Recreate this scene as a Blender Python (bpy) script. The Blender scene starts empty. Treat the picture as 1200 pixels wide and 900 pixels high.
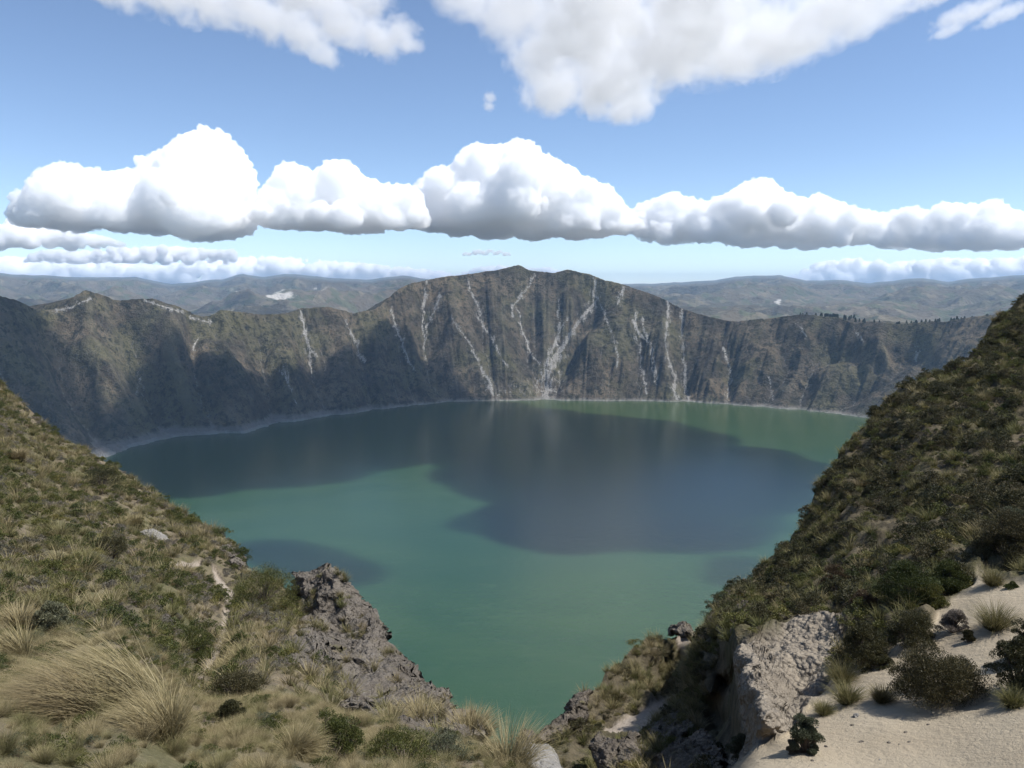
import bpy, math, random
import numpy as np
from mathutils import Vector

random.seed(7)
rng = np.random.default_rng(11)
scene = bpy.context.scene
COL = scene.collection
R = math.radians

# ------------------------------------------------------------------ camera model
F = 1200 * 28.0 / 36.0
EYE = 380.0                      # metres above the lake
PITCH = math.atan(115.0 / F)
CT, ST = math.cos(PITCH), math.sin(PITCH)

def rays(px, py):
    px = np.asarray(px, float); py = np.asarray(py, float)
    cx = (px - 600.0) / F; cy = (450.0 - py) / F
    return cx, CT + cy * ST, cy * CT - ST

def pts(px, py, d):
    """point on the sight line at horizontal distance d"""
    dx, dy, dz = rays(px, py)
    k = d / np.hypot(dx, dy)
    return np.stack([dx * k, dy * k, EYE + dz * k], -1)

def pts_z(px, py, z):
    dx, dy, dz = rays(px, py)
    k = (z - EYE) / dz
    return np.stack([dx * k, dy * k, np.full_like(dx * k, z)], -1)

def proj(p):
    p = np.asarray(p, float)
    x, y, z = p[..., 0], p[..., 1], p[..., 2] - EYE
    dep = y * CT - z * ST
    up = y * ST + z * CT
    return 600 + F * x / dep, 450 - F * up / dep

# ------------------------------------------------------------------ noise
def _hash(ix, iy, iz, seed):
    h = (ix.astype(np.int64) * 374761393 + iy.astype(np.int64) * 668265263
         + iz.astype(np.int64) * 2147483647 + seed * 1274126177) & 0xFFFFFFFF
    h = ((h ^ (h >> 13)) * 1274126177) & 0xFFFFFFFF
    return (h ^ (h >> 16)) & 0xFFFFFFFF

def vnoise(x, y, z=None, seed=0):
    """smooth gradient noise, about -1..1"""
    x = np.asarray(x, float); y = np.asarray(y, float)
    z = np.zeros_like(x) if z is None else np.asarray(z, float)
    ix, iy, iz = np.floor(x), np.floor(y), np.floor(z)
    fx, fy, fz = x - ix, y - iy, z - iz
    ux, uy, uz = [f * f * f * (f * (f * 6 - 15) + 10) for f in (fx, fy, fz)]
    flat = not np.any(fz)
    out = 0
    for cz in ((0,) if flat else (0, 1)):
        for cy in (0, 1):
            for cx in (0, 1):
                h = _hash(ix + cx, iy + cy, iz + cz, seed)
                gx = (h & 1023) / 511.5 - 1
                gy = ((h >> 10) & 1023) / 511.5 - 1
                gz = ((h >> 20) & 1023) / 511.5 - 1
                d = gx * (fx - cx) + gy * (fy - cy) + gz * (fz - cz)
                w = (ux if cx else 1 - ux) * (uy if cy else 1 - uy)
                if not flat:
                    w = w * (uz if cz else 1 - uz)
                out = out + d * w
    return out * 1.4

def fbm(x, y, z=None, oct=4, seed=0, gain=0.5, lac=2.03):
    s = 0; a = 1.0; t = 0.0
    for i in range(oct):
        s = s + a * vnoise(x, y, z, seed + i * 17)
        t += a; a *= gain
        x = x * lac; y = y * lac
        z = None if z is None else z * lac
    return s / t * 1.5

def ridged(x, y, z=None, oct=4, seed=0, gain=0.5, lac=2.03):
    s = 0; a = 1.0; t = 0.0
    for i in range(oct):
        s = s + a * (1 - np.abs(vnoise(x, y, z, seed + i * 17)) * 1.6)
        t += a; a *= gain
        x = x * lac; y = y * lac
        z = None if z is None else z * lac
    return s / t

def sstep(a, b, x):
    t = np.clip((x - a) / (b - a), 0, 1)
    return t * t * (3 - 2 * t)

def inpoly(px, py, poly):
    px = np.asarray(px, float); py = np.asarray(py, float)
    c = np.zeros(px.shape, bool)
    n = len(poly)
    for i in range(n):
        x1, y1 = poly[i]; x2, y2 = poly[(i + 1) % n]
        if y1 == y2: continue
        m = ((y1 > py) != (y2 > py)) & (px < (x2 - x1) * (py - y1) / (y2 - y1) + x1)
        c ^= m
    return c

def polydist(px, py, poly, closed=True):
    best = np.full(np.shape(px), 1e9)
    n = len(poly)
    for i in range(n if closed else n - 1):
        x1, y1 = poly[i][:2]; x2, y2 = poly[(i + 1) % n][:2]
        dx, dy = x2 - x1, y2 - y1
        L = dx * dx + dy * dy + 1e-9
        t = np.clip(((px - x1) * dx + (py - y1) * dy) / L, 0, 1)
        best = np.minimum(best, np.hypot(px - x1 - t * dx, py - y1 - t * dy))
    return best

def sdist(px, py, poly):
    d = polydist(px, py, poly)
    return np.where(inpoly(px, py, poly), d, -d)

def strokes(px, py, lines):
    """soft mask of polylines with a width at each vertex"""
    out = np.zeros(np.shape(px))
    for ln in lines:
        for (x1, y1, w1), (x2, y2, w2) in zip(ln[:-1], ln[1:]):
            dx, dy = x2 - x1, y2 - y1
            L = dx * dx + dy * dy + 1e-9
            t = np.clip(((px - x1) * dx + (py - y1) * dy) / L, 0, 1)
            d = np.hypot(px - x1 - t * dx, py - y1 - t * dy)
            w = w1 + (w2 - w1) * t
            out = np.maximum(out, np.exp(-(d / w) ** 2 * 1.2))
    return out

class TPS:
    def __init__(self, P, v, lam=1e-3):
        P = np.asarray(P, float) / 300.0; v = np.asarray(v, float)
        n = len(P)
        K = self.phi(P[:, None] - P[None])
        K += np.eye(n) * lam
        Q = np.hstack([np.ones((n, 1)), P])
        A = np.zeros((n + 3, n + 3))
        A[:n, :n] = K; A[:n, n:] = Q; A[n:, :n] = Q.T
        s = np.linalg.solve(A, np.concatenate([v, np.zeros(3)]))
        self.w, self.a, self.P = s[:n], s[n:], P
    @staticmethod
    def phi(d):
        r2 = (d ** 2).sum(-1)
        return 0.5 * r2 * np.log(r2 + 1e-12)
    def __call__(self, px, py):
        px = np.asarray(px, float) / 300; py = np.asarray(py, float) / 300
        o = self.a[0] + self.a[1] * px + self.a[2] * py
        for (x, y), w in zip(self.P, self.w):
            r2 = (px - x) ** 2 + (py - y) ** 2
            o = o + w * 0.5 * r2 * np.log(r2 + 1e-12)
        return o

# ------------------------------------------------------------------ mesh helpers
def make_mesh(name, V, faces, mats=(), attrs=None, smooth=True, mat_idx=None):
    """faces: array (n,3|4) or list of such arrays"""
    V = np.asarray(V, np.float32).reshape(-1, 3)
    if isinstance(faces, np.ndarray): faces = [faces]
    faces = [np.asarray(f, np.int32) for f in faces if len(f)]
    me = bpy.data.meshes.new(name)
    me.vertices.add(len(V)); me.vertices.foreach_set('co', V.ravel())
    loops = np.concatenate([f.ravel() for f in faces])
    sizes = np.concatenate([np.full(len(f), f.shape[1], np.int32) for f in faces])
    starts = np.concatenate([[0], np.cumsum(sizes)[:-1]]).astype(np.int32)
    me.loops.add(len(loops)); me.loops.foreach_set('vertex_index', loops)
    me.polygons.add(len(sizes)); me.polygons.foreach_set('loop_start', starts)
    me.polygons.foreach_set('use_smooth', np.full(len(sizes), smooth))
    for m in mats: me.materials.append(m)
    if mat_idx is not None: me.polygons.foreach_set('material_index', np.asarray(mat_idx, np.int32))
    for k, a in (attrs or {}).items():
        at = me.attributes.new(k, 'FLOAT', 'POINT')
        at.data.foreach_set('value', np.asarray(a, np.float32).ravel())
    me.update(calc_edges=True)
    me.validate()
    return me

def obj(name, me, parent=None):
    o = bpy.data.objects.new(name, me); COL.objects.link(o)
    if parent is not None: o.parent = parent
    return o

def tag(o, label, cat, group=None):
    o['label'] = label; o['category'] = cat
    if group: o['group'] = group
    return o

def kind(o, k, label=None, cat=None):
    o['kind'] = k
    if label: o['label'] = label
    if cat: o['category'] = cat
    return o

def gridfaces(nr, nc):
    i = np.arange(nr * nc).reshape(nr, nc)
    return np.stack([i[:-1, :-1], i[:-1, 1:], i[1:, 1:], i[1:, :-1]], -1).reshape(-1, 4)

def compact(V, F_, attrs):
    u, inv = np.unique(F_, return_inverse=True)
    return V[u], inv.reshape(F_.shape), {k: a[u] for k, a in attrs.items()}

_ICO = {}
def ico(sub):
    if sub in _ICO: return _ICO[sub]
    t = (1 + 5 ** .5) / 2
    V = [(-1,t,0),(1,t,0),(-1,-t,0),(1,-t,0),(0,-1,t),(0,1,t),(0,-1,-t),(0,1,-t),(t,0,-1),(t,0,1),(-t,0,-1),(-t,0,1)]
    Fc = [(0,11,5),(0,5,1),(0,1,7),(0,7,10),(0,10,11),(1,5,9),(5,11,4),(11,10,2),(10,7,6),(7,1,8),(3,9,4),(3,4,2),(3,2,6),(3,6,8),(3,8,9),(4,9,5),(2,4,11),(6,2,10),(8,6,7),(9,8,1)]
    V = [np.array(v) / np.linalg.norm(v) for v in V]
    for _ in range(sub):
        mid = {}; N = []
        def m(a, b):
            k = (min(a, b), max(a, b))
            if k not in mid:
                v = V[a] + V[b]; V.append(v / np.linalg.norm(v)); mid[k] = len(V) - 1
            return mid[k]
        for a, b, c in Fc:
            ab, bc, ca = m(a, b), m(b, c), m(c, a)
            N += [(a, ab, ca), (b, bc, ab), (c, ca, bc), (ab, bc, ca)]
        Fc = N
    _ICO[sub] = (np.array(V), np.array(Fc))
    return _ICO[sub]

# ------------------------------------------------------------------ node helper
class NT:
    def __init__(self, mat):
        self.t = mat.node_tree; self.t.nodes.clear()
        self.out = self.n('ShaderNodeOutputMaterial')
    def n(self, typ, **kw):
        x = self.t.nodes.new(typ)
        for k, v in kw.items(): setattr(x, k, v)
        return x
    def l(self, a, b): self.t.links.new(a, b)
    def val(self, sock, v):
        if hasattr(v, 'links') or isinstance(v, bpy.types.NodeSocket): self.l(v, sock)
        else:
            if isinstance(v, (tuple, list)) and len(v) == 3 and sock.type == 'RGBA': v = (*v, 1)
            sock.default_value = v
    def attr(self, name, typ='GEOMETRY'):
        a = self.n('ShaderNodeAttribute', attribute_name=name); a.attribute_type = typ
        return a.outputs['Fac']
    def pos(self):
        return self.n('ShaderNodeNewGeometry').outputs['Position']
    def objco(self):
        return self.n('ShaderNodeTexCoord').outputs['Object']
    def noise(self, vec, scale, detail=4, rough=.55, stretch=None, dist=0.0):
        if stretch:
            mp = self.n('ShaderNodeMapping'); self.l(vec, mp.inputs[0]); mp.inputs['Scale'].default_value = stretch
            vec = mp.outputs[0]
        x = self.n('ShaderNodeTexNoise'); self.l(vec, x.inputs['Vector'])
        x.inputs['Scale'].default_value = scale; x.inputs['Detail'].default_value = detail
        x.inputs['Roughness'].default_value = rough; x.inputs['Distortion'].default_value = dist
        return x.outputs['Fac']
    def voro(self, vec, scale, feature='F1', out='Distance', rand=1.0):
        x = self.n('ShaderNodeTexVoronoi'); x.feature = feature
        self.l(vec, x.inputs['Vector']); x.inputs['Scale'].default_value = scale
        x.inputs['Randomness'].default_value = rand
        return x.outputs[out]
    def ramp(self, fac, stops, interp='LINEAR'):
        x = self.n('ShaderNodeValToRGB'); x.color_ramp.interpolation = interp
        e = x.color_ramp.elements
        while len(e) < len(stops): e.new(0.5)
        for el, (p, c) in zip(e, stops):
            el.position = p; el.color = (*c, 1) if len(c) == 3 else c
        self.l(fac, x.inputs[0])
        return x.outputs[0]
    def step(self, fac, a, b):
        x = self.n('ShaderNodeMapRange'); x.interpolation_type = 'SMOOTHSTEP'
        self.val(x.inputs['Value'], fac)
        x.inputs['From Min'].default_value = a; x.inputs['From Max'].default_value = b
        return x.outputs[0]
    def math(self, op, a, b=0.0, clamp=False):
        x = self.n('ShaderNodeMath', operation=op, use_clamp=clamp)
        self.val(x.inputs[0], a); self.val(x.inputs[1], b)
        return x.outputs[0]
    def mix(self, fac, a, b, mode='MIX'):
        x = self.n('ShaderNodeMix', data_type='RGBA', blend_type=mode)
        x.clamp_factor = True
        self.val(x.inputs[0], fac); self.val(x.inputs[6], a); self.val(x.inputs[7], b)
        return x.outputs[2]
    def sep(self, v, i):
        x = self.n('ShaderNodeSeparateXYZ'); self.l(v, x.inputs[0]); return x.outputs[i]
    def bump(self, h, strength, dist, normal=None):
        x = self.n('ShaderNodeBump'); x.inputs['Strength'].default_value = strength
        x.inputs['Distance'].default_value = dist
        self.l(h, x.inputs['Height'])
        if normal is not None: self.l(normal, x.inputs['Normal'])
        return x.outputs[0]
    def bsdf(self, color, rough=.9, normal=None, spec=.2, **kw):
        x = self.n('ShaderNodeBsdfPrincipled')
        self.val(x.inputs['Base Color'], color); self.val(x.inputs['Roughness'], rough)
        x.inputs['Specular IOR Level'].default_value = spec
        if normal is not None: self.l(normal, x.inputs['Normal'])
        for k, v in kw.items(): self.val(x.inputs[k], v)
        self.l(x.outputs[0], self.out.inputs['Surface'])
        return x

def material(name):
    m = bpy.data.materials.new(name); m.use_nodes = True
    return m, NT(m)
SKY_STRENGTH, SUN_STRENGTH, EXPOSURE, HAZE = .13, 4.7, 0.45, 4.3e-5
# ================================================================== SUN, SKY, RENDER
SUN_AZ, SUN_EL = R(97), R(58)            # azimuth from +Y towards +X
SUN = np.array([math.sin(SUN_AZ) * math.cos(SUN_EL), math.cos(SUN_AZ) * math.cos(SUN_EL), math.sin(SUN_EL)])
w = bpy.data.worlds.new('World'); scene.world = w; w.use_nodes = True
nt = w.node_tree
bg = nt.nodes['Background']
sky = nt.nodes.new('ShaderNodeTexSky'); sky.sky_type = 'NISHITA'
sky.sun_disc = False; sky.sun_elevation = SUN_EL; sky.sun_rotation = SUN_AZ
sky.altitude = 3800; sky.air_density = 1.0; sky.dust_density = .15; sky.ozone_density = 1.0
nt.links.new(sky.outputs[0], bg.inputs[0]); bg.inputs[1].default_value = SKY_STRENGTH
sl = bpy.data.lights.new('sun', 'SUN'); sl.energy = SUN_STRENGTH; sl.angle = R(0.53); sl.color = (1.0, .975, .94)
so = bpy.data.objects.new('sun', sl); COL.objects.link(so)
so.rotation_euler = Vector(SUN).to_track_quat('Z', 'Y').to_euler(); so.location = (0, 0, 3000)

cd = bpy.data.cameras.new('camera'); cam = bpy.data.objects.new('camera', cd); COL.objects.link(cam)
cd.sensor_width = 36; cd.lens = 28; cd.clip_start = .1; cd.clip_end = 300000
cam.location = (0, 0, EYE); cam.rotation_euler = (math.pi / 2 - PITCH, 0, 0)
scene.camera = cam
vs = scene.view_settings
vs.view_transform = 'Standard'; vs.look = 'None'; vs.gamma = 1; vs.exposure = EXPOSURE; vs.use_curve_mapping = False
cy = scene.cycles
cy.use_denoising = True
try: cy.denoiser = 'OPENIMAGEDENOISE'
except Exception: pass
cy.max_bounces = 330; cy.diffuse_bounces = 3; cy.glossy_bounces = 3; cy.transmission_bounces = 4
cy.volume_bounces = 320; cy.transparent_max_bounces = 48
cy.use_adaptive_sampling = True; cy.adaptive_threshold = 0.012

# ================================================================== LAKE
m_water, n = material('lake water')
p = n.pos()
drift = n.noise(p, .0022, 3, .5, stretch=(1, 2.2, 1), dist=1.2)
drift2 = n.noise(p, .012, 4, .6, stretch=(1, 3, 1), dist=2.0)
far = n.step(n.sep(p, 1), 1500, 2700)
base = n.mix(n.step(drift, .3, .7), (.018, .053, .023), (.026, .063, .025))
base = n.mix(n.math('MULTIPLY', n.step(drift2, .5, .75), .35), base, (.040, .076, .037))
base = n.mix(far, base, (.034, .060, .016))
wv = n.noise(p, .55, 3, .6)
wv2 = n.noise(p, .09, 3, .6)
nb = n.bump(n.math('ADD', wv, n.math('MULTIPLY', wv2, 2.5)), .5, .25)
n.bsdf(base, .16, nb, spec=.42, IOR=1.333)
WATER_Z = 0.0
gx = np.linspace(-3200, 3200, 33); gy = np.linspace(150, 4000, 33)
X, Y = np.meshgrid(gx, gy)
V = np.stack([X, Y, np.zeros_like(X)], -1).reshape(-1, 3)
kind(obj('lake', make_mesh('lake', V, gridfaces(33, 33), [m_water])), 'structure')

# ================================================================== FAR CRATER WALL
SKYL = np.array([(-900,300),(-500,330),(-200,342),(0,347),(15,350),(40,360),(62,362),(78,358),(85,350),(100,344),(118,346),(130,350),(180,351),(200,357),(215,363),(245,371),(258,365),(300,367),(330,369),(355,360),(385,361),(415,367),(440,363),(450,355),(462,343),(480,333),(500,327),(540,323),(575,319),(598,313),(608,311),(622,316),(650,319),(665,316),(690,320),(720,332),(760,344),(800,361),(830,371),(865,377),(885,374),(905,371),(940,369),(980,372),(1000,377),(1050,380),(1100,377),(1140,372),(1170,369),(1260,362),(1500,350),(2200,340)], float)
SHORE = np.array([(135,533),(150,526),(175,519),(200,514),(235,510),(290,508),(300,503),(320,498),(360,492),(400,486),(440,481),(480,476),(520,472),(570,470),(640,469.5),(700,470),(760,470),(800,471),(840,473),(872,476),(900,478),(940,481),(960,483),(1010,489)], float)
C0 = np.array([60.0, 1650.0])
sp = pts_z(SHORE[:, 0], SHORE[:, 1], 0.0)[:, :2] - C0
sphi = np.degrees(np.arctan2(sp[:, 1], sp[:, 0])); sr = np.hypot(sp[:, 0], sp[:, 1])
order = np.argsort(sphi); sphi, sr = sphi[order], sr[order]
kphi = np.concatenate([[-60, -20, 10], sphi, [195, 215, 240]])
kr = np.concatenate([[1180, 1150, 1130], sr, [1010, 1040, 1080]])
NCW = 1500
phi = np.linspace(-25, 222, NCW)
rb = np.interp(phi, kphi, kr)
ker = np.hanning(13); ker /= ker.sum()
rb = np.convolve(np.pad(rb, 6, mode='edge'), ker, 'valid')
rb = rb + 9 * fbm(phi * .35, phi * 0 + .5, oct=4, seed=3) + 7 * vnoise(phi * 1.3, phi * 0 + 4.5, seed=4) + 4 * vnoise(phi * 3.1, phi * 0 + 7.5, seed=6)
U = np.stack([np.cos(np.radians(phi)), np.sin(np.radians(phi))], -1)
BASE = C0 + U * (rb - 4)[:, None]
run = np.full(NCW, 380.0)
for _ in range(6):
    RIM = C0 + U * (rb + run)[:, None]
    az = RIM[:, 0] / np.maximum(RIM[:, 1], 60)
    px = 600 + F * az
    for _k in range(4):
        ys = np.interp(px, SKYL[:, 0], SKYL[:, 1])
        px = 600 + F * az * (CT + (450 - ys) / F * ST)
    dd = np.hypot(RIM[:, 0], RIM[:, 1])
    dx, dy, dz = rays(px, ys)
    zr = EYE + dz / np.hypot(dx, dy) * dd
    run = 0.6 * run + 0.4 * (zr * .92)
    run = np.convolve(np.pad(run, 30, mode='edge'), np.hanning(61) / np.hanning(61).sum(), 'valid')
zr = zr + 2.2 * fbm(phi * 2.5, phi * 0, oct=4, seed=5) + 1.6 * vnoise(phi * 11, phi * 0 + 3.3, seed=8)
NRW = 230
t = np.linspace(1, 0, NRW)[:, None]           # row 0 is the rim
prof = t ** 1.12
arc = phi / 180 * math.pi * 1250
S_, T_ = np.meshgrid(arc, t[:, 0] * 480)
S_ = S_ + 70 * fbm(S_ / 420, T_ / 300, oct=3, seed=55) + .35 * T_ * vnoise(S_ / 500, T_ * 0 + 2.2, seed=56)
amp = np.sin(np.pi * np.clip(t * .96 + .02, 0, 1)) ** .8
h = zr[None] * prof
wob = 60 * fbm(S_ / 300, T_ / 400, oct=2, seed=51)
h = h + amp * (70 * (ridged((S_ + wob) / 330, T_ / 1500 + 9, oct=2, seed=21) - .62)
               + 40 * fbm((S_ + wob) / 130, T_ / 260, oct=3, seed=31) + 5 * fbm(S_ / 40, T_ / 50, oct=3, seed=37))
h0 = h.copy()
hd = 500.0 / NRW; hx = (arc[1] - arc[0])
# main gullies and spurs of the wall
_p = np.dstack([BASE[None] * (1 - t[..., None]) + RIM[None] * t[..., None], h])
_qx, _qy = proj(_p)
_jx = 7 * fbm(_qx / 22, _qy / 30, oct=3, seed=15)
VAL = [([(697,320,13),(690,360,13),(672,388,14),(650,428,15),(640,468,13)], 48), ([(630,318,10),(618,350,15),(622,392,18),(638,440,13)], 46), ([(652,330,7),(655,380,9),(642,430,10)], 18),
       ([(500,328,8),(496,370,13),(502,420,14),(530,470,12)], 40), ([(460,350,8),(475,410,11),(490,465,10)], 26), ([(742,400,9),(752,425,12),(748,440,8)], 22), ([(712,430,7),(716,452,10)], 24), ([(803,362,9),(799,400,12),(806,470,11)], 34),
       ([(851,380,8),(855,430,11),(850,470,9)], 26), ([(353,360,8),(360,400,12),(374,445,13),(390,484,11)], 34), ([(412,366,7),(424,420,11),(440,480,10)], 26), ([(300,366,6),(305,410,10),(325,490,11)], 26),
       ([(140,352,9),(160,400,16),(178,455,18),(212,505,13)], 52), ([(232,368,7),(222,410,12),(240,470,13),(270,505,10)], 36), ([(50,362,10),(75,430,15),(115,500,14)], 40), ([(-30,345,10),(10,430,18),(70,540,16)], 40),
       ([(900,372,8),(925,415,11),(890,474,10)], 22), ([(1000,377,9),(950,420,14),(938,480,11)], 28), ([(1110,380,10),(1040,425,12),(985,470,11)], 30), ([(1080,400,6),(1085,430,10)], 16), ([(975,395,9),(985,410,12)], 18)]
RDG = [([(527,335,9),(530,370,12),(552,420,13),(574,460,9)], 30), ([(100,346,10),(112,425,15),(160,488,13)], 36), ([(660,345,7),(690,400,10),(700,450,12)], 18), ([(715,345,10),(735,400,18),(722,450,14)], 18),
       ([(775,352,8),(778,420,11),(780,462,9)], 20), ([(575,322,8),(585,400,12),(600,455,10)], 22), ([(330,370,8),(340,430,11),(352,480,10)], 20), ([(385,363,8),(400,420,11),(412,475,10)], 20), ([(262,368,8),(272,430,12),(300,490,10)], 26), ([(205,362,8),(200,400,11),(215,455,11)], 24)]
for ln, dep in VAL: h = h - amp * 1.9 * dep * strokes(_qx + _jx, _qy, [[(a, b, c * 1.15) for a, b, c in ln]])
for ln, dep in RDG: h = h + amp * 1.7 * dep * strokes(_qx + _jx, _qy, [[(a, b, c * 1.15) for a, b, c in ln]])
h = np.maximum(h, zr[None] * prof * .22)
KE = .011 * (.55 + .45 * sstep(-.3, .4, fbm(S_ / 240, T_ / 240, oct=2, seed=16)))
cols = np.arange(NCW)
for it in range(60):
    A = np.ones((NRW, NCW))
    er = np.zeros_like(h)
    for r in range(NRW - 1):
        nx = h[r + 1]
        L = np.concatenate([[1e9], nx[:-1]]); Rr = np.concatenate([nx[1:], [1e9]])
        sl_c = (h[r] - nx) / hd
        sl_l = (h[r] - L) / math.hypot(hd, hx); sl_r = (h[r] - Rr) / math.hypot(hd, hx)
        st = np.stack([sl_l, sl_c, sl_r]); k = st.argmax(0)
        S = np.clip(np.take_along_axis(st, k[None], 0)[0], 0, 4)
        tgt = np.clip(cols + k - 1, 0, NCW - 1)
        A[r + 1] += np.bincount(tgt, A[r], NCW)
        er[r] = np.sqrt(A[r]) * S
    h[:-1] -= np.minimum(er[:-1] * KE[:-1], .9) * (1 - np.clip(1 - t[:-1] * 14, 0, 1)) * sstep(0, .03, 1 - t[:-1])
    lap = np.zeros_like(h)
    lap[1:-1, 1:-1] = h[1:-1, :-2] + h[1:-1, 2:] + h[:-2, 1:-1] + h[2:, 1:-1] - 4 * h[1:-1, 1:-1]
    h += .06 * lap
flow = np.log(A) / np.log(NRW * 12.0)
carve = np.clip((h0 - h) / 40, 0, 1)
lapc = np.zeros_like(h)
hs = h.copy()
for _ in range(6):
    hs[1:-1, 1:-1] = .2 * (hs[1:-1, 1:-1] + hs[:-2, 1:-1] + hs[2:, 1:-1] + hs[1:-1, :-2] + hs[1:-1, 2:])
ridge = np.clip((h - hs) / 2.5, -1, 1)
rough = .35 + .65 * sstep(-.1, .5, fbm(S_ / 160, T_ / 120, oct=3, seed=80))
h += amp * rough * (3.2 * fbm(S_ / 7, T_ / 9, oct=3, seed=77) + 9 * (ridged(S_ / 30, T_ / 34, oct=4, seed=78) - .6) + 22 * (ridged(S_ / 75, T_ / 95, oct=3, seed=79) - .6))
XY = BASE[None] * (1 - t[..., None]) + RIM[None] * t[..., None]
V = np.dstack([XY, np.maximum(h, -8) - 5 * (1 - t) ** 2])
# outer flank behind the rim
NB = 26
tb = (np.linspace(0, 1, NB + 1)[1:] ** 1.6)[:, None]
ob = RIM[None] + U[None] * (tb * 1900)[..., None]
rt = sstep(860, 960, px)[None]
zb = zr[None] - tb * (260 - 150 * rt) - 25 * (1 - rt) * np.sqrt(tb)
zb = zb + 14 * fbm(ob[..., 0] / 200, ob[..., 1] / 200, oct=4, seed=41) * np.minimum(tb * 6, 1) - rt * 4
Vb = np.dstack([ob, zb])
WV = np.concatenate([Vb[::-1], V], 0)
nr = WV.shape[0]
pad = lambda a, v=0.: np.concatenate([np.full((NB, NCW), v), a], 0)
WPX, WPY = proj(WV)
STREAKS = [
 [(697,322,1.2),(695,345,2.6),(700,350,2.4),(690,362,2.8),(672,385,3),(657,408,4.5),(648,425,6.5),(643,440,6.5),(640,469,4)],
 [(664,372,1),(652,395,1.3),(643,420,2.4),(640,445,2.5)],
 [(700,348,1.2),(712,375,1.2),(720,400,1),(724,430,.7)],[(655,345,.6),(653,365,.9),(657,388,1.2),(640,425,1.4)],
 [(628,322,.7),(612,345,1),(601,360,1.2),(600,372,.8)],[(606,360,.6),(612,392,1),(630,428,.7)],
 [(500,328,1.4),(497,348,1.4),(495,370,1.2),(497,395,1.0),(500,420,.7)],[(514,345,1.2),(505,375,1.0),(498,400,.8)],
 [(459,362,1.3),(466,390,1.5),(475,412,1.8),(486,434,.8)],[(549,328,.7),(556,350,.9),(568,385,1.1),(595,430,.8)],
 [(530,370,1),(548,400,1.1),(562,430,1.8),(574,448,2.4),(577,464,2)],[(729,340,2.2),(724,357,1.2)],
 [(742,365,1.2),(745,390,1),(752,430,.9),(757,460,1)],[(752,372,1),(760,398,.9),(770,450,.7)],[(784,352,1.6),(781,385,1.4),(779,405,1.2),(790,440,2.2),(792,468,2.4)],
 [(800,362,1.4),(798,395,1.4),(804,440,1.6),(806,470,1.2)],[(353,361,1),(358,385,1.4),(362,400,1.6),(366,440,.7)],
 [(361,408,1.5),(372,418,.8)],[(330,430,1.6),(334,437,2.2),(336,448,1),(349,474,.8)],
 [(849,407,1),(855,428,1.2),(858,447,1.3),(852,465,1.1)],[(1073,406,1.5),(1073,423,1.5)],[(420,400,1),(425,425,.9)],
 [(404,375,.9),(414,395,1.2),(424,425,.8)],[(740,375,2),(765,410,1),(772,445,1)],
 [(60,365,1.2),(85,360,1.3),(105,350,1)],[(225,372,1),(245,378,1.2)],[(170,352,.8),(215,366,1)],[(232,396,.9),(226,410,1.2)],[(165,440,.8),(160,460,1.2)],
[(900,440,.8),(905,470,.8)],[(935,380,1),(945,395,1)],[(1000,385,1),(1010,398,1)],
]
wn = 5 * fbm(WPX / 26, WPY / 22, oct=3, seed=61)
stk = strokes(WPX + wn * .8, WPY, [[(a, b, c * .8) for a, b, c in l] for l in STREAKS]) * (.45 + .55 * sstep(-.35, .35, fbm(WPX / 5, WPY / 9, oct=3, seed=62)))
fan = np.exp(-(((WPX - 640) / 34) ** 2 + ((WPY - 452) / 18) ** 2)) * .55 + np.exp(-(((WPX - 590) / 22) ** 2 + ((WPY - 455) / 12) ** 2)) * .4 + np.exp(-(((WPX - 790) / 14) ** 2 + ((WPY - 452) / 14) ** 2)) * .45
stk = np.maximum(stk, fan * sstep(-.5, .5, fbm(WPX / 4, WPY / 7, oct=3, seed=66)))
soft = strokes(WPX + wn * 1.2, WPY, [[(a, b, c * 3.2 + .8) for a, b, c in l] for l in STREAKS]) * (.22 + .45 * sstep(-.2, .5, fbm(WPX / 3.5, WPY / 9, oct=3, seed=67)))
stk = np.maximum(stk, soft)
stk[:NB] = 0
# light talus at the foot of the big gully and fluting rock all along the wall
flute = sstep(.45, .8, ridged(WPX / 14 + wn * .2, WPY / 40 + wn * .05, oct=3, seed=63))

m_wall, n = material('crater wall rock and scrub')
p = n.pos()
z = n.sep(p, 2)
a_s, a_f, a_r, a_c = n.attr('streak'), n.attr('flow'), n.attr('ridge'), n.attr('flute')
n1 = n.noise(p, .012, 5, .6); n2 = n.noise(p, .05, 5, .65); n3 = n.noise(p, .22, 4, .7)
n4 = n.noise(p, .11, 4, .7)
c = n.mix(n.step(n1, .38, .60), (.050, .039, .027), (.168, .130, .084))
reg = n.step(n.noise(p, .0045, 4, .6, dist=.6), .44, .60)
c = n.mix(n.math('MULTIPLY', reg, .55), c, (.034, .030, .024))
c = n.mix(n.math('MULTIPLY', n.step(n.noise(p, .0065, 4, .6), .46, .62), .85), c, (.112, .102, .050))
c = n.mix(n.math('MULTIPLY', n.math('MULTIPLY', a_c, n.step(n4, .45, .6)), .4), c, (.19, .175, .15))
c = n.mix(n.math('MULTIPLY', n.step(n2, .48, .62), .85), c, (.022, .023, .015))
c = n.mix(n.math('MULTIPLY', n.step(n4, .53, .66), .85), c, (.018, .020, .012))
c = n.mix(n.math('MULTIPLY', n.step(n3, .54, .68), .8), c, (.016, .018, .010))
c = n.mix(n.math('MULTIPLY', n.step(n3, .46, .32), .45), c, (.17, .155, .12))
c = n.mix(n.math('MULTIPLY', n.step(a_r, .15, .7), .5), c, (.17, .150, .095))
c = n.mix(n.math('MULTIPLY', n.math('MULTIPLY', n.step(a_f, .60, .92), n.step(n4, .44, .58)), .55), c, (.27, .255, .23))
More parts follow.
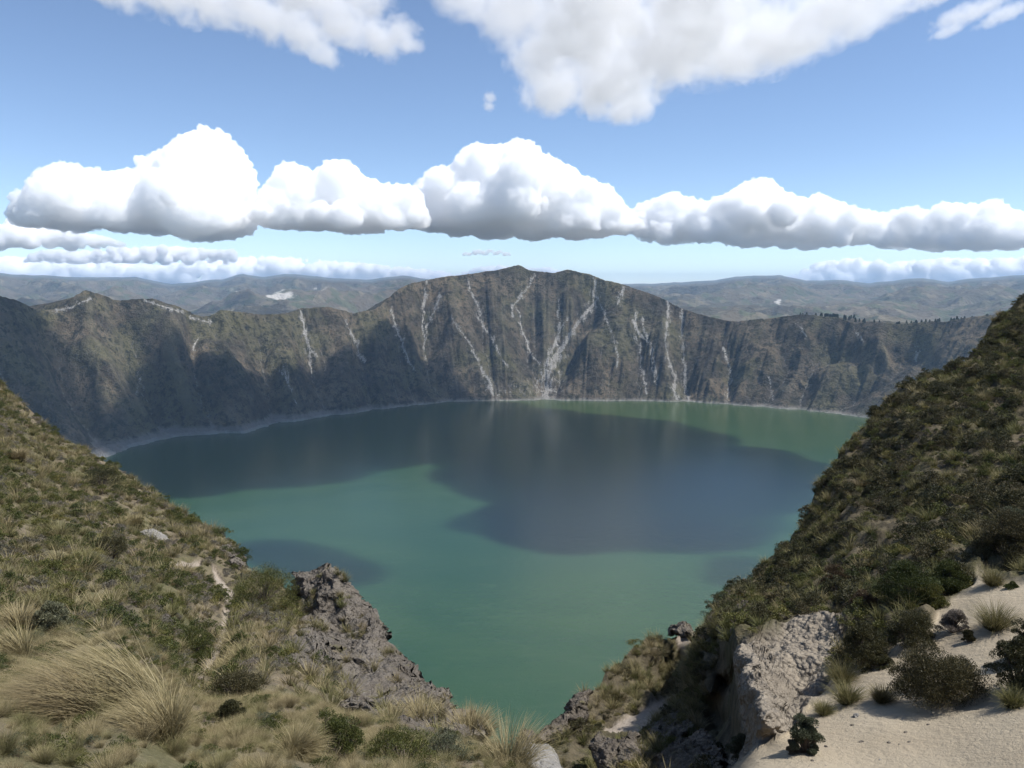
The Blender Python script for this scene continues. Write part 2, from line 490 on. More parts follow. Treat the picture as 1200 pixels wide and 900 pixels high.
fr = n.math('ADD', a_s, n.math('ADD', n.math('MULTIPLY', n3, .7), n.math('MULTIPLY', n4, .5)))
c = n.mix(n.math('MULTIPLY', n.step(fr, .85, 1.25), .9), c, n.mix(n.step(n3, .3, .7), (.20, .185, .165), (.46, .44, .40)))
west = n.step(n.math('MULTIPLY', n.sep(p, 0), -1.0), 250, 750)
zb_ = z
z = n.math('SUBTRACT', z, n.math('MULTIPLY', west, 14.0))
band = n.math('SUBTRACT', 1.0, n.step(n.math('ADD', z, n.math('ADD', n.math('MULTIPLY', n2, 22.0), n.math('MULTIPLY', n3, 8.0))), 14, 26))
c = n.mix(n.math('MULTIPLY', band, .75), c, n.mix(n3, (.15, .135, .12), (.36, .34, .31)))
z = n.math('SUBTRACT', zb_, n.math('MULTIPLY', west, 6.0))
band2 = n.math('SUBTRACT', 1.0, n.step(n.math('ADD', z, n.math('ADD', n.math('MULTIPLY', n2, 9.0), n.math('MULTIPLY', n1, 8.0))), 8.5, 11.5))
c = n.mix(n.math('MULTIPLY', n.math('MULTIPLY', band2, n.step(n1, .38, .6)), .8), c, n.mix(n3, (.20, .225, .205), (.40, .38, .35)))
nb = n.bump(n.math('ADD', n2, n.math('ADD', n.math('MULTIPLY', n3, .35), n.math('MULTIPLY', n4, .7))), 1.0, 10.0)
n.bsdf(c, .95, nb, spec=.1)
FW = gridfaces(nr, NCW)
kind(obj('crater_wall', make_mesh('crater_wall', WV.reshape(-1, 3), FW, [m_wall],
     dict(streak=stk, flow=pad(flow), ridge=pad(ridge), flute=flute))), 'structure')
WALL_RIM = (px.copy(), RIM.copy(), zr.copy())
WALL_VB = Vb

def wall_d(qx, qy):
    """distance to the wall (or lake) seen at a pixel, by nearest wall vertex"""
    m = (np.abs(WPX[NB:] - qx) < 6)
    e = np.where(m, np.abs(WPY[NB:] - qy) + np.abs(WPX[NB:] - qx) * .5, 1e9)
    i = np.unravel_index(e.argmin(), e.shape)
    return WV[NB:][i]

def surf_point(qx, qy):
    sy = np.interp(qx, SHORE[:, 0], SHORE[:, 1])
    if qx >= 135 and qy > sy: return pts_z(qx, qy, 0.0)
    return wall_d(qx, qy)

# ================================================================== DISTANT HILLS
NHC, NHR = 1100, 420
HSK = np.array([(-600,322),(0,320),(40,323),(100,325),(160,325),(200,333),(240,329),(262,327),(285,321),(310,325),(335,321),(380,325),(430,328),(470,323),(500,327),(560,333),(700,334),(760,332),(800,331),(840,328),(860,325),(885,323),(915,323),(945,329),(985,328),(1020,332),(1045,329),(1080,326),(1110,330),(1150,326),(1200,322),(1300,324),(1900,322)], float)
hpx = np.linspace(-500, 1700, NHC)
u = np.linspace(0, 1, NHR)
hd_ = 3300 * (25000 / 3300) ** u
PX, D = np.meshgrid(hpx, hd_)
az = (PX - 600) / F
az = az / np.sqrt(1 + az * 0)
ang = np.arctan(az / (CT + (450 - 330) / F * ST))
X, Y = D * np.sin(ang), D * np.cos(ang)
sk = np.interp(PX, HSK[:, 0], HSK[:, 1]) + 1.5 * fbm(PX / 34, PX * 0, oct=4, seed=90)
ds = 18500 + 2500 * vnoise(PX / 300, PX * 0 + 1.5, seed=91)
dx, dy, dz = rays(PX, sk)
zs = EYE + dz / np.hypot(dx, dy) * ds
rel = np.clip((D - 3300) / (ds - 3300), 0, 2)
env = np.where(rel < 1, 90 + (zs - 90) * sstep(-.1, 1.05, rel) , zs - (rel - 1) * 420)
wx = X + 500 * fbm(X / 2500, Y / 2500, oct=2, seed=95)
nz = 470 * (ridged(wx / 1800, Y / 1800, oct=6, seed=92, gain=.52) - .60) + 130 * fbm(X / 900, Y / 900, oct=5, seed=93)
win = np.where(rel < 1, .12 + .88 * np.sin(np.pi * np.clip(rel, 0, 1)) ** .7, .12 + (rel - 1) * 1.0)
zh = env + nz * win
lim = EYE + (dz / np.hypot(dx, dy)) * D          # nothing in front rises over the traced skyline
zh = np.where(rel < 1, np.minimum(zh, lim - 12 - 60 * (1 - rel) + 8 * vnoise(X / 300, Y / 300, seed=98)), zh)
zh = np.minimum(zh, lim + 2 + 3 * vnoise(X / 150, Y / 150, seed=99))
kk = np.exp(-((rel - 1) / .07) ** 2)
zh = zh * (1 - kk) + (zs + 6 * vnoise(X / 200, Y / 200, seed=97)) * kk
HV = np.stack([X, Y, zh], -1)
hqx, hqy = proj(HV)
hqx, hqy = hqx + 16 * fbm(X / 330, Y / 330, oct=5, seed=88, gain=.6), hqy + 6 * fbm(X / 330, Y / 330, oct=5, seed=89, gain=.6)
pale = np.maximum.reduce([
    np.exp(-(((hqx - 333) / 14) ** 2 + ((hqy - 346) / 6.0) ** 2) ** 2) * 1.0,
    np.exp(-(((hqx - 372) / 9) ** 2 + ((hqy - 338) / 3.0) ** 2) ** 2) * .6,
    np.exp(-(((hqx - 910) / 5) ** 2 + ((hqy - 354) / 2.5) ** 2) ** 2) * .9,
    np.exp(-(((hqx - 280) / 22) ** 2 + ((hqy - 340) / 3.0) ** 2) ** 2) * .5,
    np.exp(-(((hqx - 448) / 12) ** 2 + ((hqy - 357) / 6.0) ** 2) ** 2) * .4,
    np.exp(-(((hqx - 45) / 8) ** 2 + ((hqy - 361) / 3.0) ** 2) ** 2) * .7])
m_hill, n = material('distant hills')
p = n.pos()
n1 = n.noise(p, .0009, 5, .6); n2 = n.noise(p, .004, 5, .65); n3 = n.noise(p, .014, 4, .6)
fld = n.voro(p, .011, 'F1', 'Color')
c = n.mix(n.step(n1, .35, .65), (.066, .060, .042), (.115, .096, .068))
c = n.mix(n.math('MULTIPLY', n.step(n.sep(fld, 0), .62, .8), n.math('MULTIPLY', n.step(n2, .42, .55), .7)), c, (.175, .15, .10))
c = n.mix(n.math('MULTIPLY', n.step(n.sep(fld, 1), .66, .8), n.math('MULTIPLY', n.step(n1, .40, .5), .6)), c, (.055, .075, .035))
c = n.mix(n.math('MULTIPLY', n.step(n2, .56, .68), .75), c, (.035, .045, .028))
c = n.mix(n.math('MULTIPLY', n.step(n3, .62, .72), .5), c, (.19, .17, .13))
c = n.mix(n.math('MULTIPLY', n.step(n.math('ADD', n.attr('pale'), n.math('MULTIPLY', n3, .9)), .75, 1.2), .8), c, (.50, .47, .42))
nb = n.bump(n.math('ADD', n2, n3), 1.0, 40.0)
n.bsdf(c, .95, nb, spec=.05)
kind(obj('distant_hills', make_mesh('distant_hills', HV.reshape(-1, 3), gridfaces(NHR, NHC), [m_hill], dict(pale=pale))), 'structure')
# ================================================================== NEAR SLOPES
SIL_L = np.array([(-900,330,75),(-500,372,74),(-200,412,70),(0,450,64),(30,478,62),(60,505,59),(100,528,55),(130,545,52),(165,568,48),(200,592,45),(232,612,42),(262,628,39),(275,642,37),(284,664,34),(296,676,33),(330,690,33),(350,700,32),(365,712,31),(388,740,28),(425,775,24),(455,805,21),(485,828,18),(512,846,15),(540,862,11),(560,874,9.2),(580,884,8.2),(600,896,7.4),(640,925,6.4),(720,975,5.2),(900,1060,4.4),(1200,1150,4),(1800,1300,3.4)], float)
KN_L = [(-400,560,34),(0,500,48),(60,560,42),(0,560,33),(100,620,29),(180,632,34),(240,650,33),(20,640,23),(250,690,28),(268,700,27),(266,745,22),(240,800,15.5),(200,700,21),(120,700,18),(0,700,15),
        (100,760,10),(165,790,8.0),(100,810,6.7),(30,790,8),(0,850,5),(200,850,6.2),(300,850,7.2),(400,860,8.2),(350,800,13),(330,745,21),(310,700,28),(400,820,13),(300,780,15),(470,870,8),
        (100,900,4.2),(0,900,4.1),(300,900,4.8),(500,900,6),(-400,900,4.4),(0,1000,3.0),(300,1000,3.2),(600,1000,4),(300,1400,1.75),(600,1400,1.8),(0,1400,1.75),(900,1400,1.9),
        (300,2400,.80),(600,2400,.80),(1200,2400,.8),(-300,2400,.8),(-900,900,4.6),(-900,1400,1.8)]
SIL_R = np.array([(430,990,24),(540,925,24),(590,893,24),(604,872,24),(625,866,24.5),(645,862,25),(662,846,26),(680,820,27),(695,805,28),(720,788,30),(737,772,31.5),(757,752,33),(767,744,33.5),(783,741,34.5),(800,738,35),(818,742,34),(828,732,29),(843,711,29),(853,690,30),(887,681,31),(892,667,32),(907,648,33.5),(930,622,35.5),(945,600,37),(963,568,39),(977,548,40.5),(987,521,42.5),(1013,501,45),(1030,478,47),(1053,458,49),(1083,443,51),(1113,431,53),(1133,414,55),(1153,401,57),(1157,383,59),(1177,369,61),(1184,360,63),(1200,352,65),(1300,330,70),(1600,290,76),(1900,270,80)], float)
KN_R = [(870,905,11.2),(1000,893,11.2),(1200,893,10.6),(1100,840,13),(1000,840,13.2),(950,862,12.4),(1200,780,14.6),(1200,710,17.5),(1120,745,16.5),(1150,690,19),(1050,785,15.2),(1400,800,13),(1400,650,18),(1700,800,12),
        (975,800,15.4),(935,832,13.8),(895,872,12.2),(878,866,12.6),(872,840,13.6),(868,800,15.2),(866,772,16.3),(900,755,17.6),(940,735,18.6),(985,735,18.2),(920,800,15.2),
        (854,800,22),(850,845,21),(846,770,22),(862,748,18.6),(835,800,21.5),(820,770,24.5),(812,800,24),(815,850,21),(800,880,19.5),(840,890,17),(835,745,25.5),
        (870,715,23),(920,690,25),(980,690,22.5),(1050,650,24),(1140,640,23),(1200,610,25.5),(1000,600,31),(1100,550,33),(1200,500,38),(1060,500,40),(1150,440,48),(1200,410,53),(1030,560,36),(960,640,30),
        (1400,500,38),(1700,500,38),(640,890,22.5),(700,893,21),(757,893,19),(735,852,25),(768,832,27),(795,812,29.5),(803,775,32.5),(700,840,26.5),(740,800,29.5),(775,770,32),(660,872,23.5),
        (870,1000,8.6),(1100,1000,8.2),(700,1000,15),(600,1000,19),(1100,1400,4.6),(700,1400,6),(1600,1400,4),(1600,1000,8)]
SAND = [(846,905),(853,893),(880,868),(912,858),(936,832),(950,818),(968,800),(975,790),(1002,782),(1020,775),(1040,768),(1052,752),(1080,748),(1092,740),(1100,716),(1120,700),(1138,690),(1146,672),(1165,676),(1185,684),(1212,686),(1400,640),(1800,560),(1800,1500),(846,1500)]
SCREE = [(846,905),(862,868),(874,868),(868,830),(864,790),(861,765),(872,748),(910,748),(934,728),(965,722),(987,728),(985,750),(968,790),(975,800),(950,822),(936,840),(912,862),(880,880)]
PATH_L = [[(195,657,2.6),(215,659,3),(235,661,2.6)],[(250,668,2),(258,682,4.5),(269,696,6.5),(270,706,6),(264,722,4.5),(263,745,5),(252,765,5.5),(244,778,4),(236,795,4),(233,808,3.5)]]
PATH_R = [[(800,745,9),(806,758,11),(802,777,8)],[(798,811,4),(768,830,9),(742,848,13),(715,856,8)],[(745,855,9),(757,868,5),(768,885,4)]]

m_ground, n = material('slope soil and dry litter')
def ground_nodes(n, dark):
    p = n.pos()
    n1 = n.noise(p, .35, 5, .6); n2 = n.noise(p, 2.2, 5, .65); n3 = n.noise(p, 11, 4, .7); n4 = n.noise(p, 45, 3, .7)
    soil = n.mix(n.step(n2, .35, .65), (.105, .085, .060), (.19, .155, .105))
    soil = n.mix(n.math('MULTIPLY', n.step(n1, .45, .62), .7), soil, (.085, .085, .035))
    soil = n.mix(n.math('MULTIPLY', n.step(n3, .52, .7), .6), soil, (.25, .205, .13))
    soil = n.mix(n.math('MULTIPLY', n.step(n4, .5, .72), .5), soil, (.045, .04, .026))
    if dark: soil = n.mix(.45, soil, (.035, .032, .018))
    pth = n.mix(n.step(n3, .3, .7), (.26, .215, .17), (.345, .295, .24))
    pth = n.mix(n.math('MULTIPLY', n.step(n4, .6, .7), .5), pth, (.24, .20, .16))
    c = n.mix(n.attr('path'), soil, pth)
    sand = n.mix(n.step(n1, .3, .7), (.325, .268, .188), (.37, .312, .226))
    sand = n.mix(n.math('MULTIPLY', n.step(n3, .55, .75), .25), sand, (.28, .235, .18))
    vp = n.voro(p, 9.0, 'F1', 'Color'); vd = n.voro(p, 9.0)
    peb = n.math('MULTIPLY', n.step(n.sep(vp, 0), .90, .93), n.math('SUBTRACT', 1, n.step(vd, .12, .2)))
    sand = n.mix(n.math('MULTIPLY', peb, .8), sand, (.21, .185, .16))
    c = n.mix(n.attr('sand'), c, sand)
    v1 = n.voro(p, 3.6, 'F1'); v2 = n.voro(p, 9.5, 'F1')
    sc = n.mix(n.step(n.math('ADD', n2, n.math('MULTIPLY', n3, .4)), .5, .9), (.275, .235, .182), (.205, .176, .14))
    sc = n.mix(n.math('MULTIPLY', n.step(n4, .5, .7), .5), sc, (.17, .148, .12))
    c = n.mix(n.attr('scree'), c, sc)
    hgt = n.math('ADD', n.math('ADD', n.math('MULTIPLY', n2, .10), n.math('MULTIPLY', n3, .045)), n.math('MULTIPLY', n4, .012))
    rp = n.n('ShaderNodeTexWave'); rp.wave_type = 'BANDS'; rp.bands_direction = 'DIAGONAL'
    n.l(p, rp.inputs['Vector']); rp.inputs['Scale'].default_value = 2.4; rp.inputs['Distortion'].default_value = 9; rp.inputs['Detail'].default_value = 3
    hs = n.math('ADD', n.math('MULTIPLY', rp.outputs['Fac'], .005), n.math('ADD', n.math('MULTIPLY', n3, .045), n.math('MULTIPLY', n4, .02)))
    x = n.n('ShaderNodeMix'); n.l(n.attr('sand'), x.inputs[0]); n.l(hgt, x.inputs[2]); n.l(hs, x.inputs[3])
    hs2 = n.math('ADD', x.outputs[0], n.math('MULTIPLY', n.attr('scree'), n.math('ADD', n.math('MULTIPLY', v1, -.25), n.math('MULTIPLY', v2, -.12))))
    n.bsdf(c, .95, n.bump(hs2, .9, 1.0), spec=.08)
ground_nodes(n, False)
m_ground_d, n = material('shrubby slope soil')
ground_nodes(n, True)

def near(name, px0, px1, ncol, nrow, sil, knots, ybot, seed, mat, path_lines, right):
    cols = np.linspace(px0, px1, ncol)
    ys = np.interp(cols, sil[:, 0], sil[:, 1]); dsil = np.exp(np.interp(cols, sil[:, 0], np.log(sil[:, 2])))
    kp = [(x, y) for x, y, d in knots]; kd = [d for x, y, d in knots]
    for x, y, d in sil[::1]:
        if px0 - 50 <= x <= px1 + 50: kp.append((x, y)); kd.append(d)
    tps = TPS(kp, np.log(kd), 2e-4)
    s = np.linspace(0, 1, nrow)
    f = np.where(s < .18, (s / .18) ** .5 * .0 + s / .18 * 0, 0)
    # rows: 18 % between ybot and 960, the rest up to the silhouette
    Y = np.empty((nrow, ncol)); k0 = int(nrow * .16)
    lo = np.minimum(930, ys + (ybot - ys) * .4); lo = np.maximum(lo, ys + 40)
    for i in range(nrow):
        if i < k0:
            q = (i / k0); Y[i] = 1 / ((1 - q) / ybot + q / lo)
        else:
            q = (i - k0) / (nrow - 1 - k0); Y[i] = lo + (ys - lo) * q
    X = np.broadcast_to(cols, Y.shape)
    D = np.exp(tps(X, Y))
    D[-1] = dsil
    D = np.maximum.accumulate(D, 0) if not right else D
    V = pts(X, Y, D)
    sandm = sstep(-5, 3, sdist(X, Y, SAND)) * (X > 840) if right else np.zeros_like(X)
    scm = sstep(-4, 4, sdist(X, Y, SCREE) + 3 * fbm(X / 9, Y / 9, seed=4)) if right else np.zeros_like(X)
    pw = strokes(X + 2 * fbm(X / 8, Y / 8, seed=1), Y, path_lines)
    pth = sstep(.25, .6, pw + .15 * fbm(X / 3, Y / 3, seed=2))
    pcl = sstep(.2, .6, strokes(X, Y, [[(a, b, c + 3) for a, b, c in l] for l in path_lines[:2]])) if True else pth
    # relief
    if right: pcl = np.maximum(pcl, sstep(-13, -6, sdist(X, Y, SAND)) * (X > 840))
    nv = 1 - np.maximum(np.maximum(sandm * .93, pth * .8), scm * .4)
    wx, wy = V[..., 0], V[..., 1]
    rel = (.30 * fbm(wx / 3.2, wy / 3.2, oct=3, seed=seed) + .13 * fbm(wx / .7, wy / .7, oct=4, seed=seed + 1)) * nv
    rel *= np.clip(D / 14, .15, 1) * (2.3 if right else 1.1)
    rel -= .07 * pth * np.clip(D / 14, .2, 1)
    V[..., 2] += rel + sandm * .04 * fbm(wx / 1.6, wy / 1.6, oct=3, seed=7)
    if right:   # lumpy, weathered scree face
        q = [fbm(V[..., 0] / .8, V[..., 1] / .8, V[..., 2] / .8, oct=6, seed=300 + k, gain=.68) for k in range(3)]
        pit = np.clip(fbm(V[..., 0] / .32, V[..., 1] / .32, V[..., 2] / .25, oct=4, seed=310, gain=.6), 0, 1)
        V += (np.stack(q, -1) * .17 + np.stack([0 * pit, pit * .10, -pit * .04], -1)) * scm[..., None] * .6
        V += np.stack([fbm(V[..., 0] / 1.9, V[..., 1] / 1.9, V[..., 2] / 1.9, oct=3, seed=330 + k) for k in range(3)], -1) * (.22 * scm)[..., None]
    # beyond the break of slope the crater side falls away to the lake
    K = 46
    g = (np.linspace(0, 1, K + 1)[1:] ** 2.6)[:, None]
    dl = .25 + g * 420
    dirs = V[-1, :, :2] / np.hypot(V[-1, :, 0], V[-1, :, 1])[:, None]
    E = V[-1][None] + np.dstack([dirs[None] * dl[..., None], np.zeros((K, ncol))])
    drop = np.minimum(1.15 * dl, .55 * dl + .35 * dl ** 1.35)
    E[..., 2] = V[-1, :, 2][None] - drop + np.minimum(dl * .12, 6) * fbm(E[..., 0] / 9, E[..., 1] / 9, oct=4, seed=seed + 5)
    E[..., 2] = np.maximum(E[..., 2], -12)
    W = np.concatenate([V, E], 0)
    ext = lambda a: np.concatenate([a, np.zeros((K, ncol))], 0)
    at = dict(sand=ext(sandm), scree=ext(scm), path=ext(pth))
    fc = gridfaces(nrow + K, ncol)
    P = W.reshape(-1, 3); at = {k: a.ravel() for k, a in at.items()}
    sf = at['sand'][fc].mean(1) > .5; pf = (at['path'][fc].mean(1) > .5) & ~sf
    o = obj(name, None or make_mesh(name, *compact_args(P, fc[~sf & ~pf], at, mat)))
    kind(o, 'structure')
    for nm, m in (('sand', sf), ('path', pf)):
        if m.any(): kind(obj(nm, make_mesh(nm, *compact_args(P, fc[m], at, mat))), 'structure')
    return dict(cols=cols, Y=Y, V=V, sand=sandm, scree=scm, path=pth, pcl=pcl, tps=tps, sil=sil)

def compact_args(P, f, at, mat):
    a, b, c = compact(P, f, at)
    return a, b, [mat], c

NL = near('hillside', -420, 1300, 820, 430, SIL_L, KN_L, 2600, 201, m_ground, PATH_L, False)
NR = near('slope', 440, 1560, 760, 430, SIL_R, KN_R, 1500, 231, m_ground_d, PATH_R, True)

def ground_at(T, px, py):
    """terrain point shown at a pixel (from the built vertices)"""
    j = int(np.clip(np.searchsorted(T['cols'], px), 1, len(T['cols']) - 1))
    col = T['Y'][:, j]
    i = int(np.abs(col - py).argmin())
    return T['V'][i, j].copy()
# ================================================================== HAZE
m_haze = bpy.data.materials.new('haze air'); m_haze.use_nodes = True
t_ = m_haze.node_tree; t_.nodes.clear()
o_ = t_.nodes.new('ShaderNodeOutputMaterial'); v_ = t_.nodes.new('ShaderNodeVolumePrincipled')
v_.inputs['Color'].default_value = (.50, .72, 1.0, 1); v_.inputs['Density'].default_value = HAZE; v_.inputs['Anisotropy'].default_value = .0
t_.links.new(v_.outputs[0], o_.inputs['Volume'])
x0, x1, y0, y1, z0, z1 = -20000, 20000, -300, 27000, -60, 760
V = np.array([(x0,y0,z0),(x1,y0,z0),(x1,y1,z0),(x0,y1,z0),(x0,y0,z1),(x1,y0,z1),(x1,y1,z1),(x0,y1,z1)], float)
fc = np.array([(0,3,2,1),(4,5,6,7),(0,1,5,4),(1,2,6,5),(2,3,7,6),(3,0,4,7)])
kind(obj('haze', make_mesh('haze', V, fc, [m_haze], smooth=False)), 'stuff')

# ================================================================== CLOUDS
def cloud_mat(name, mfp):
    m = bpy.data.materials.new(name); m.use_nodes = True
    t = m.node_tree; t.nodes.clear()
    o = t.nodes.new('ShaderNodeOutputMaterial'); v = t.nodes.new('ShaderNodeVolumeScatter')
    v.inputs['Color'].default_value = (0.9998, .9998, .9998, 1); v.inputs['Density'].default_value = 1.0 / mfp; v.inputs['Anisotropy'].default_value = .0
    t.links.new(v.outputs[0], o.inputs['Volume'])
    return m

def billow_mat(name, depth, bump=60.0, sc=.004):
    """dense heap cloud: light wanders about DEPTH metres inside before it leaves"""
    m, n = material(name)
    p = n.pos()
    v1 = n.voro(p, sc, 'SMOOTH_F1'); v2 = n.voro(p, sc * 2.3, 'SMOOTH_F1'); n3 = n.noise(p, sc * 4, 5, .65)
    h = n.math('ADD', n.math('MULTIPLY', v1, -1.0), n.math('ADD', n.math('MULTIPLY', v2, -.5), n.math('MULTIPLY', n3, .35)))
    b = n.bsdf((.994, .994, .994), 1.0, n.bump(h, .6, bump), spec=0.0)
    b.subsurface_method = 'RANDOM_WALK'
    b.inputs['Subsurface Weight'].default_value = 1.0
    b.inputs['Subsurface Radius'].default_value = (1, 1, 1)
    b.inputs['Subsurface Scale'].default_value = depth
    b.inputs['Subsurface Anisotropy'].default_value = 0.0
    return m

def islands(nv, q):
    par = np.arange(nv)
    e = np.concatenate([q[:, [0, 1]], q[:, [1, 2]], q[:, [2, 3]]])
    while True:
        m = np.minimum(par[e[:, 0]], par[e[:, 1]])
        new = par.copy()
        np.minimum.at(new, e[:, 0], m); np.minimum.at(new, e[:, 1], m)
        new = new[new]; new = new[new]
        if np.array_equal(new, par): return par
        par = new

def remesh(V, fc, voxel):
    me = make_mesh('tmp', V, fc)
    o = bpy.data.objects.new('tmp', me); COL.objects.link(o)
    md = o.modifiers.new('r', 'REMESH'); md.mode = 'VOXEL'; md.voxel_size = voxel
    ev = o.evaluated_get(bpy.context.evaluated_depsgraph_get()); em = ev.to_mesh()
    n = len(em.vertices); v = np.empty(n * 3, np.float32); em.vertices.foreach_get('co', v); v = v.reshape(-1, 3).astype(float)
    no = np.empty(n * 3, np.float32); em.vertices.foreach_get('normal', no); no = no.reshape(-1, 3).astype(float)
    q = np.empty(len(em.polygons) * 4, np.int32); em.polygons.foreach_get('vertices', q); q = q.reshape(-1, 4)
    ev.to_mesh_clear(); bpy.data.objects.remove(o); bpy.data.meshes.remove(me)
    isl = islands(n, q); ids, cnt = np.unique(isl, return_counts=True)
    q = q[isl[q[:, 0]] == ids[cnt.argmax()]]
    u, inv = np.unique(q, return_inverse=True)
    return v[u], no[u], inv.reshape(q.shape)

def blob_mesh(C, Rr, voxel, mat, base=None, amp=.0, scale=100., name='cloud', octs=5):
    iv, if_ = ico(2)
    V = (C[:, None] + Rr[:, None, None] * iv[None]).reshape(-1, 3)
    fc = (np.arange(len(C))[:, None, None] * len(iv) + if_[None]).reshape(-1, 3)
    org = C.mean(0)
    v, no, q = remesh(V - org, fc, voxel)
    w = v + org
    b = 0; a = 1.; s = scale; tt = 0
    for k in range(octs):
        wob = .35 * s
        wx = w + wob * np.stack([vnoise(w[:, 0] / s / 1.7, w[:, 1] / s / 1.7, w[:, 2] / s / 1.7, 430 + 3 * k + c) for c in range(3)], -1)
        b = b + a * np.abs(vnoise(wx[:, 0] / s, wx[:, 1] / s, wx[:, 2] / s, 400 + k)); tt += a
        a *= .62; s /= 2.1
    v = v + no * ((b / tt - .2) * amp)[:, None]
    if base is not None:
        zb = base - org[2] + .4 * amp * fbm(w[:, 0] / scale / 2.5, w[:, 1] / scale / 2.5, oct=3, seed=71)
        v[:, 2] = np.where(v[:, 2] < zb, zb - (zb - v[:, 2]) * .55, v[:, 2])
    v, no, q = remesh(v, q, voxel * .9)
    return make_mesh(name, v, q, [mat]), org

def add_cloud(C, Rr, voxel, mat, label, base=None, amp=0., scale=100., group=None):
    me, org = blob_mesh(np.asarray(C, float), np.asarray(Rr, float), voxel, mat, base, amp, scale)
    o = obj('cloud', me); o.location = org
    tag(o, label, 'cloud', group)
    return o

def cumulus(top, base, dist, label, depth_in, n=260, seed=0, depth=.5, voxel=None, amp=None, rmin=.05, rmax=.34, mat=None):
    """heap cloud whose head follows the outline TOP (pixels) at distance DIST, with a level base"""
    rg = np.random.default_rng(seed)
    top = np.array(top, float)
    k = dist / F                       # metres per pixel
    C, Rr = [], []
    bs = base if callable(base) else (lambda x: base)
    x0, x1 = top[0, 0], top[-1, 0]
    tries = 0
    while len(C) < n and tries < n * 40:
        tries += 1
        x = rg.uniform(x0, x1); ty = np.interp(x, top[:, 0], top[:, 1]); by = bs(x)
        T = by - ty
        if T < 2: continue
        r = T * (rmin + (rmax - rmin) * rg.random() ** 1.8)
        r = max(r, 2.2)
        # lowest room under the outline across the puff's width
        xs = np.linspace(x - r, x + r, 9)
        yy = np.interp(xs, top[:, 0], top[:, 1], left=1e3, right=1e3) + np.sqrt(np.maximum(r * r - (xs - x) ** 2, 0))
        ymin = yy.max()
        if ymin > by + r * .6: continue
        y = ymin + (by - ymin) * rg.random() ** 1.6 if by > ymin else ymin
        f = np.clip((y - ty) / T, 0, 1)
        dz = rg.normal() * T * depth * (.2 + .6 * f)
        P = pts(x, y, dist)
        P = P + np.array([0, dz * k, 0])
        C.append(P); Rr.append(r * k)
    T = np.mean(bs(.5 * (x0 + x1)) - top[:, 1])
    bz = pts(.5 * (x0 + x1), bs(.5 * (x0 + x1)), dist)[2]
    return add_cloud(C, Rr, voxel or k * .95, mat or cloud_mat('cloud heap', depth_in * .072), label, bz, amp if amp is not None else T * k * .26, T * k * .19)

def sheet(poly_xy, H, thick, label, mfp, n, rlo, rhi, seed, voxel, amp, scale, group=None, ragged=.6):
    """cloud filling a plan polygon at height H"""
    rg = np.random.default_rng(seed)
    P = np.array(poly_xy); lo, hi = P.min(0), P.max(0)
    C, Rr = [], []
    tries = 0
    while len(C) < n and tries < 60:
        tries += 1
        q = lo + (hi - lo) * rg.random((4000, 2))
        sd = sdist(q[:, 0], q[:, 1], [tuple(a) for a in P])
        r = rlo + (rhi - rlo) * rg.random(4000) ** 1.5
        ok = (sd > r * ragged)
        for a, b, s in zip(q[ok], r[ok], sd[ok]):
            if len(C) >= n: break
            C.append((a[0], a[1], H + b * .5 + rg.random() * max(0, min(thick, s) - b))); Rr.append(b)
    return add_cloud(C, Rr, voxel, cloud_mat('cloud vapour', mfp), label, H, amp, scale, group)

CA = [(20,256),(27,240),(45,226),(42,212),(60,200),(90,195),(110,203),(130,202),(160,206),(172,190),(180,183),(195,179),(205,180),(222,170),(230,156),(247,145),(262,148),(268,166),(283,177),(292,192),(298,210),(297,235),(290,262)]
CB = [(296,262),(302,235),(318,214),(330,198),(355,193),(368,204),(380,196),(398,191),(420,195),(430,211),(460,217),(484,219),(497,209),(520,200),(532,197),(545,178),(558,172),(575,176),(605,168),(625,178),(645,187),(668,199),(690,213),(712,217),(733,240),(740,243),(760,235),(785,224),(805,231),(828,236),(850,226),(872,213),(895,210),(920,225),(942,236),(958,224),(985,243),(1012,246),(1030,250),(1060,244),(1080,250),(1100,238),(1135,242),(1160,238),(1185,248),(1205,262),(1280,252),(1380,240),(1450,270)]
cumulus(CA, 262, 19000, 'tall white heap cloud with a rounded tower, left of the long cloud bank', 1500, n=900, seed=1)
cut = lambda a, b: [p for p in CB if a <= p[0] <= b]
cumulus([(292,256)] + cut(300, 484) + [(494,225),(503,254)], lambda x: np.interp(x, [296, 420, 503], [258, 264, 262]), 19000, 'round white heap cloud between the towered cloud and the tallest heap', 1500, n=1100, seed=2)
cumulus([(470,256),(478,232)] + cut(484, 733) + [(746,254),(756,264)], lambda x: np.interp(x, [470, 600, 690, 756], [261, 265, 272, 268]), 20500, 'tallest white heap cloud, rising behind the mountain peak', 1500, n=1500, seed=12)
cumulus([(722,268),(730,254)] + cut(740, 1500), lambda x: np.interp(x, [722, 800, 900, 1050, 1200, 1450], [271, 275, 276, 284, 291, 290]), 21500, 'long bank of white heaps stretching from behind the peak to the right edge', 1500, n=2200, seed=13)
cumulus([(-120,262),(-60,268),(0,262),(22,255),(50,262),(75,264),(100,272),(130,278),(150,286)], 289, 24000, 'low cream white cloud below the tall heap cloud, at the left edge', 1300, n=400, seed=3)
cumulus([(20,300),(60,292),(100,293),(150,288),(210,288),(260,292),(300,288),(360,300),(380,306)], 308, 27000, 'flat pale streak of cloud just above the left hills', 1300, n=600, seed=4, depth=1.5)
cumulus([(-150,316),(-60,305),(0,300),(60,306),(110,302),(180,309),(240,305),(300,300),(350,302),(400,306),(470,312),(520,317),(560,324)], 336, 34000, 'hazy white cloud bank lying along the skyline of the left hills', 1300, n=1200, seed=5, depth=1.5)
